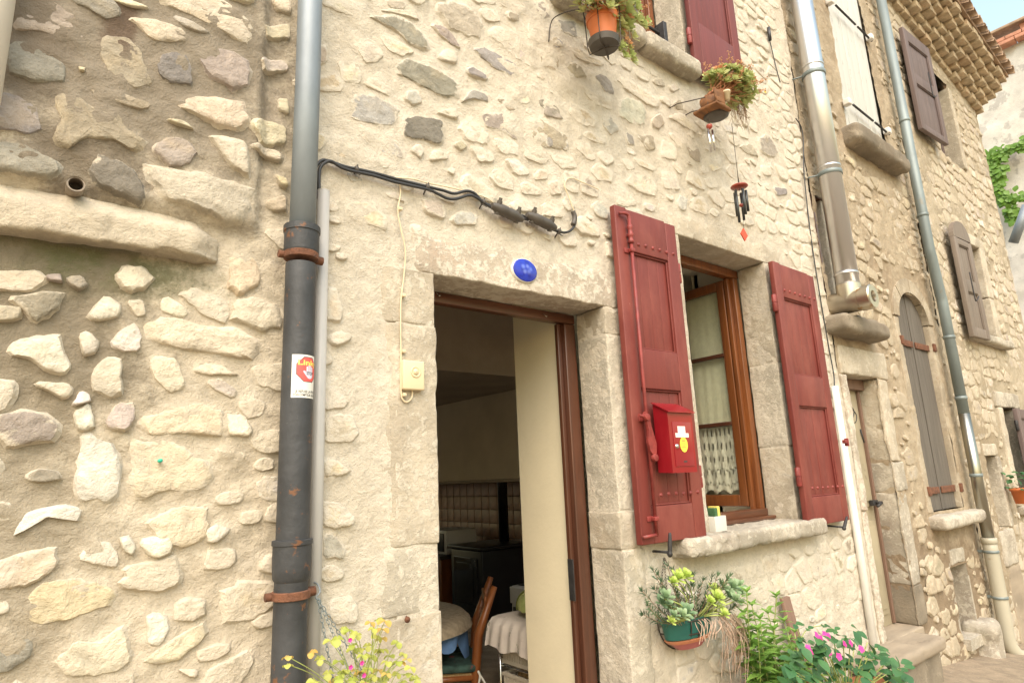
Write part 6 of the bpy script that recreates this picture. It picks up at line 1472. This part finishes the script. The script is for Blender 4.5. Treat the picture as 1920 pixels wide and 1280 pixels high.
for (x, y, s, kind) in ((1270, 1085, 1.15, 0), (1284, 1082, 1.2, 0), (1262, 1092, .8, 0), (1338, 1108, 1.1, 0), (1344, 1122, 1.2, 0), (1330, 1128, .9, 0), (1246, 1120, 1.1, 1), (1240, 1130, 1., 1), (1252, 1137, .9, 1), (1286, 1148, 1.2, 1), (1278, 1155, 1., 1), (1372, 1102, 1.3, 1), (1366, 1118, 1.2, 1), (1384, 1100, 1.1, 1), (1388, 1112, 1., 1), (1262, 1155, .8, 1), (1258, 1165, .7, 0), (1378, 1125, 1., 1), (1355, 1100, .9, 1), (1352, 1145, .8, 0), (1358, 1152, .8, 0)):
    p = P(x, y, -.15+random.Random(x).uniform(-.05, .04)); rr_ = random.Random(x*y); up = Vector((rr_.uniform(-.5, .5), -.55, .75)); place('rosette', (RL if kind == 0 else RB)[0], orient(p, (1, rr_.uniform(-.3, .3), .1), up, s), SUC)
    g.append(tube(spline([base+[(p[0]-base[0])*.5, 0, 0], (base+p)/2+[0, -.02, .01], p-np.array(up)*.006], 4), .003, 6))
mk('stems', g, M['stem_green'], SUC)
NDL = leaf_geom(.032, .0050, LANCE, .2, .15)
RSM = root('rosemary_sprigs', (kc[0], -.12, gz1), 'dark needle leaved sprigs sticking out of the basket', 'plant'); rng = random.Random(31); stems = []
for (x, y) in ((1225, 1068), (1240, 1090), (1252, 1062), (1262, 1070), (1205, 1108), (1228, 1105), (1215, 1135), (1207, 1152), (1300, 1078), (1318, 1088), (1335, 1082), (1345, 1080), (1362, 1085), (1368, 1080), (1310, 1100), (1296, 1098), (1326, 1104), (1235, 1078), (1258, 1088), (1375, 1135), (1350, 1092), (1282, 1105), (1296, 1140), (1318, 1135), (1308, 1150), (1388, 1130), (1270, 1112)):
    tip = P(x, y, -.13+rng.uniform(-.06, .06)); b = base+[(tip[0]-base[0])*.35, rng.uniform(-.04, .04), .0]; mid = (tip+b)/2+[0, 0, -.015]
    pts = spline([b, mid, tip], 8); stems.append(tube(pts, .0014, 5)); L = []
    for i in range(5, len(pts)):
        for s in range(3):
            d = pts[min(i, len(pts)-1)]-pts[i-1]; d = d/np.linalg.norm(d); u, w = frame_of(d); a = rng.uniform(0, 6.28); dd = d*.75+(u*math.cos(a)+w*math.sin(a))*.75; L.append(xf(NDL, orient(pts[i], dd, d, rng.uniform(.7, 1.15))))
    for s in range(7): a = s*.9; dd = d*1.2+(u*math.cos(a)+w*math.sin(a))*.5; L.append(xf(NDL, orient(tip, dd, u, rng.uniform(.7, 1.1))))
    mk('sprig', L, M['leaf_needle'], RSM)
mk('stems', stems, M['stem_brown'], RSM)
rng = random.Random(37); g = []
for k in range(95):
    a = P(rng.uniform(1345, 1385), rng.uniform(1148, 1170), -.15+rng.uniform(-.05, .05)); L = rng.uniform(.10, .30); sx_ = rng.uniform(-.02, .14)*L/.3
    g.append(tube(spline([a, a+[sx_*.6+rng.uniform(-.015, .015), rng.uniform(-.05, .0), -L*.35], a+[sx_+rng.uniform(-.03, .03), rng.uniform(-.05, .03), -L]], 5), .0013, 4, False))
for k in range(16):
    a = P(rng.uniform(1300, 1350), rng.uniform(1158, 1166), -.19); g.append(tube(spline([a, a+[rng.uniform(-.03, .01), -.015, -.02], a+[rng.uniform(-.05, .03), -.01, -rng.uniform(.04, .10)]], 4), .0016, 5, False))
tag(mk('dry_stems', g, M['stem_dry']), 'beard of bleached dry stems spilling from the basket', 'dry stems', None, 'stuff')
# --- mint like plant growing up from the ground
ML = [shared('leaf', leaf_geom(.085, .038, LANCE, .22, .28), M['leaf_mint'])]
def upright(name, label, tips, yb, seed, leafm, L0, pitch, pot=True):
    rng = random.Random(seed); tips3 = [P(x, y, yb+rng.uniform(-.10, .08)) for x, y in tips]; c_ = np.mean(tips3, 0); gz = ground_z(c_[0]); rt_ = root(name, (c_[0], yb, gz), label, 'plant'); stems = []
    for tip in tips3:
        b = np.array([c_[0]+(tip[0]-c_[0])*.55, yb+rng.uniform(-.05, .05), gz+.10]); pts = spline([b, (b+tip)/2+[rng.uniform(-.02, .02), rng.uniform(-.03, .02), 0], tip], 10); stems.append(tube(pts, .0024, 6)); arr = np.array(pts); dist = np.r_[0, np.cumsum(np.linalg.norm(np.diff(arr, axis=0), axis=1))]; tot = dist[-1]
        s = tot*.20; k = 0
        while s < tot:
            p = np.array([np.interp(s, dist, arr[:, i]) for i in range(3)]); a = k*1.5708+rng.uniform(-.3, .3); sc = (.55+.55*min(1, (tot-s)/.12))*rng.uniform(.8, 1.15)*L0
            for q in (0, math.pi): place('leaf', rng.choice(leafm), orient(p, (math.cos(a+q), math.sin(a+q), rng.uniform(.15, .6)), (0, 0, 1), sc), rt_)
            s += pitch*rng.uniform(.85, 1.2); k += 1
        for q in range(4): place('leaf', rng.choice(leafm), orient(tip, (math.cos(q*1.57), math.sin(q*1.57), 1.1), (math.cos(q*1.57+3.1), math.sin(q*1.57+3.1), .6), .55*L0), rt_)
    mk('stems', stems, M['stem_green'], rt_)
    if pot: 
        pt = root('flower_pot', (c_[0], yb, gz), 'pot at the foot of the '+name.replace('_', ' '), 'flower pot'); mk('pot', lathe([(.10, 0), (.14, .2), (.15, .2), (.15, .24), (.13, .24), (.001, .2)], (c_[0], yb, gz), 28), M['terracotta'], pt, True, None, 40)
    return rt_
upright('leafy_herb', 'tall fresh green leafy herb stems right of the basket', [(1400, 1110), (1410, 1135), (1425, 1160), (1440, 1150), (1456, 1118), (1470, 1165), (1432, 1190), (1445, 1205), (1490, 1185), (1480, 1215), (1415, 1215), (1395, 1150), (1462, 1220), (1500, 1235), (1525, 1232), (1510, 1250), (1470, 1250), (1440, 1240), (1420, 1180), (1452, 1180), (1405, 1195), (1478, 1200), (1498, 1215), (1430, 1225), (1455, 1265), (1420, 1255), (1535, 1250)], -.20, 51, ML, 1., .036)
# --- flowering busy lizzie
DL_ = [shared('leaf', leaf_geom(.066, .046, OVAL, .18, .25), M['leaf_dark'])]
IMP = root('flowering_plant', (3.6, -.35, ground_z(3.6)), 'bushy dark green plant with magenta flowers by the doorstep', 'plant'); rng = random.Random(61); stems = []
bb_ = np.array([P(1590, 1270, -.38)[0], -.36, ground_z(3.6)+.12])
for k in range(250):
    u = rng.uniform(-1, 1); x = 1585+u*112; yy = rng.uniform(0, 1); ytop = 1168+70*abs(u)**1.6+ (12 if u > .2 else 0); y = ytop+yy*(1310-ytop); p = P(x, y, -.38+rng.uniform(-.13, .10))
    place('leaf', DL_[0], orient(p, (rng.uniform(-1, 1), rng.uniform(-1, .3), rng.uniform(-.5, .3)), (rng.uniform(-.4, .4), -.5, 1), rng.uniform(.6, 1.15)), IMP)
    if k % 4 == 0: stems.append(tube(spline([bb_, (bb_+p)/2+[0, 0, .03], p], 4), .0024, 5))
for l in ([(1610, 1250), (1640, 1235), (1665, 1243), (1690, 1258), (1702, 1272)], [(1620, 1240), (1635, 1222), (1640, 1212)], [(1500, 1200), (1515, 1178), (1545, 1172), (1565, 1180)], [(1500, 1195), (1492, 1170)]):
    pts = [P(x, y, -.36) for x, y in l]; stems.append(tube(spline(pts, 4), .002, 5))
    for i, p in enumerate(pts):
        for q in (-1, 1): place('leaf', DL_[0], orient(p, (q*.8, -.4, rng.uniform(-.3, .4)), (0, -.5, 1), rng.uniform(.5, .85)), IMP)
mk('stems', stems, M['stem_green'], IMP)
PET = shared('petal', leaf_geom(.017, .015, ROUND, .1, .05), M['petal_pink'])
for (x, y) in ((1532, 1190), (1538, 1196), (1552, 1192), (1584, 1206), (1595, 1204), (1615, 1216), (1515, 1214), (1522, 1224), (1554, 1222), (1573, 1230), (1546, 1188)):
    p = P(x, y, -.49); fl = bpy.data.objects.new('flower', None); COL.objects.link(fl); fl.parent = IMP; fl.location = Vector(p)-WLOC[IMP.name]; nv = Vector((rng.uniform(-.5, .2), -1, .4))
    for k in range(5):
        a = k*1.2566; o = bpy.data.objects.new('petal', PET); COL.objects.link(o); o.parent = fl; u, w = frame_of(np.array(nv)); d = np.array(u)*math.cos(a)+np.array(w)*math.sin(a); o.matrix_world = orient((0, 0, 0), d, nv, rng.uniform(.85, 1.1))
pt = root('flower_pot', (3.62, -.36, ground_z(3.6)), 'clay pot hidden under the magenta flowering plant', 'flower pot'); mk('pot', lathe([(.11, 0), (.15, .16), (.16, .16), (.16, .19), (.001, .17)], (3.62, -.36, ground_z(3.6)), 28), M['terracotta'], pt)
# boards leaning on the wall behind the plants
a = P(1470, 1118, -.03); b = P(1497, 1205, -.09)
def lean(x0, x1, zt, y0, yb, th, shear=0.):
    v, f = bev(x0, x1, 0, th, ground_z(x0)-.02, zt, .004); v = np.array(v); t = (zt-v[:, 2])/(zt-ground_z(x0)); v[:, 1] += y0-(y0-yb)*t; v[:, 0] += shear*t; return v, f
tag(mk('leaning_board', lean(a[0]-.045, a[0]+.035, a[2], -.045, -.16, .02, -.02), M['board'], None, True, None, 35), 'narrow brown board leaning on the wall behind the herb', 'board')
a = P(1500, 1180, -.04); tag(mk('leaning_slab', lean(a[0]-.03, a[0]+.10, a[2], -.05, -.12, .03, 0), M['sill'], None, True, None, 35), 'grey slab leaning on the wall left of the magenta flowers', 'slab')
# --- clover like oxalis in a hanging pot at the bottom left
OXB = P(690, 1330, -.20); 
OX = root('oxalis_plant', tuple(OXB), 'yellow green clover leaved plant hanging below the conduit', 'plant'); rng = random.Random(71)
def heart(L):
    return leaf_geom(L, L*1.15, (.08, .55, .9, 1., .85, .35), .35, .35)
CLO = [shared('clover_leaf', join([xf(heart(.019), orient((0, 0, 0), (math.cos(a), math.sin(a), -.15), (0, 0, 1))) for a in (0, 2.094, 4.189)]), m) for m in (M['leaf_oxalis'], M['leaf_oxalis'], M['leaf_oxalis_dry'])]
stems = []
tips = [(540, 1245), (585, 1222), (600, 1235), (620, 1200), (632, 1198), (645, 1178), (655, 1180), (662, 1188), (672, 1190), (662, 1208), (695, 1166), (700, 1178), (712, 1160), (722, 1163), (718, 1178), (708, 1192), (715, 1195), (690, 1210), (675, 1215), (745, 1204), (757, 1225), (730, 1228), (725, 1240), (745, 1240), (695, 1228), (700, 1232), (680, 1228), (635, 1238), (648, 1255), (640, 1262), (665, 1255), (675, 1258), (690, 1252), (710, 1255), (725, 1262), (745, 1262), (765, 1262), (780, 1272), (755, 1278), (700, 1272), (660, 1275), (630, 1275), (615, 1262), (720, 1275), (740, 1285), (685, 1278), (650, 1285), (610, 1285), (590, 1278), (770, 1250)]+[(rng.gauss(690, 45), rng.uniform(1215, 1290)) for _ in range(10)]
for (x, y) in tips:
    p = P(x, y, -.22+rng.uniform(-.08, .05)); b = OXB+[rng.uniform(-.05, .05), rng.uniform(-.05, .05), 0]; mid = (b+p)/2+np.array([(p[0]-b[0])*.05, 0, .02+.02*rng.random()]); stems.append(tube(spline([b, mid, p], 5), .0011, 5))
    dry = rng.random() < .25; up = Vector((rng.uniform(-.5, .5), rng.uniform(-.8, .1), 1)); place('clover_leaf', CLO[2] if dry else CLO[0], orient(p, Vector((1, rng.uniform(-1, 1), 0)), up, rng.uniform(.75, 1.15)), OX)
mk('stems', stems, M['stem_green'], OX)
for (x, y) in ((657, 1250), (678, 1242), (682, 1265), (684, 1283), (656, 1199)):
    p = P(x, y, -.30); fl = bpy.data.objects.new('flower', None); COL.objects.link(fl); fl.parent = OX; fl.location = Vector(p)-WLOC[OX.name]
    for k in range(5): o = bpy.data.objects.new('petal', PET); COL.objects.link(o); o.parent = fl; a = k*1.2566; o.matrix_world = orient((0, 0, 0), (math.cos(a), -.5, math.sin(a)), (0, -1, .1), .42)
OP = root('hanging_pot', (OXB[0], -.2, OXB[2]-.14), 'hanging pot of the clover leaved plant on three chains', 'flower pot'); mk('pot', lathe([(.06, -.13), (.085, -.01), (.09, -.01), (.09, .008), (.08, .008), (.001, -.01)], tuple(OXB), 28), M['white_pot'], OP)
h0 = P(596, 1122, -.09); mk('chain', chain(h0, OXB+[-.09, -.02, 0], .017, .0012)+chain(h0, OXB+[-.03, -.08, .0], .017, .0012)+chain(h0, OXB+[.06, .04, .0], .017, .0012), M['zinc_green'], OP)
mk('hook', tube(spline([h0+[0, .06, .04], h0+[.004, .02, .04], h0+[.006, 0, .02], h0+[-.006, 0, .004], h0+[.004, 0, -.004]], 5), .0025, 6), M['zinc'], OP)
# --- ivy on the gable
rng = random.Random(81); g = []; IV = root('ivy', (GX-.2, .3, 4.5), 'bright ivy creeping across the far white gable', 'ivy'); LF = leaf_geom(.11, .10, OVAL, .2, .2); st_ = []
for (pts, wdt, n) in (([(1848, 300), (1870, 295), (1890, 282), (1925, 268)], 8, 150), ([(1862, 285), (1860, 320), (1875, 315)], 14, 120), ([(1870, 340), (1880, 375), (1895, 372), (1925, 368)], 7, 130), ([(1890, 395), (1905, 392)], 6, 40), ([(1850, 285), (1868, 330), (1880, 370), (1900, 420)], 4, 90)):
    q = spline([np.array([*p, 0.]) for p in pts], 10)
    st_.append(tube([PX(a[0], a[1], GX-.16) for a in q], .012, 5))
    for k in range(n):
        a = q[rng.randrange(len(q))]; p = PX(a[0]+rng.gauss(0, wdt*.5), a[1]+rng.gauss(0, wdt*.6), GX-.17-rng.uniform(0, .12)); g.append(xf(LF, orient(p, (rng.uniform(-.3, .1), rng.uniform(-1, 1), rng.uniform(-1, .5)), (-1, rng.uniform(-.4, .4), .4), rng.uniform(.6, 1.1))))
mk('foliage', g, M['leaf_ivy'], IV); mk('stems', st_, M['stem_brown'], IV)
# small potted geranium by the last window and a far pipe
c_ = P(1913, 928, -.12); FP = root('flower_pot', tuple(c_), 'small red flower pot with leaves by the last window', 'flower pot'); mk('pot', lathe([(.05, 0), (.07, .12), (.08, .12), (.08, .15), (.001, .13)], (c_[0], c_[1], c_[2]-.08), 20), M['terracotta'], FP)
for k in range(26): place('leaf', DL_[0], orient(c_+[rng.uniform(-.1, .1), rng.uniform(-.1, .1), rng.uniform(.02, .22)], (rng.uniform(-1, 1), rng.uniform(-1, 1), .3), (0, -.5, 1), 1.1), FP)
a, b = PX(1926, 385, 12.5), PX(1900, 455, 12.5); tag(mk('far_rain_pipe', tube([b, a], .07, 16), M['zinc']), 'slanting grey pipe in front of the far gable', 'pipe')
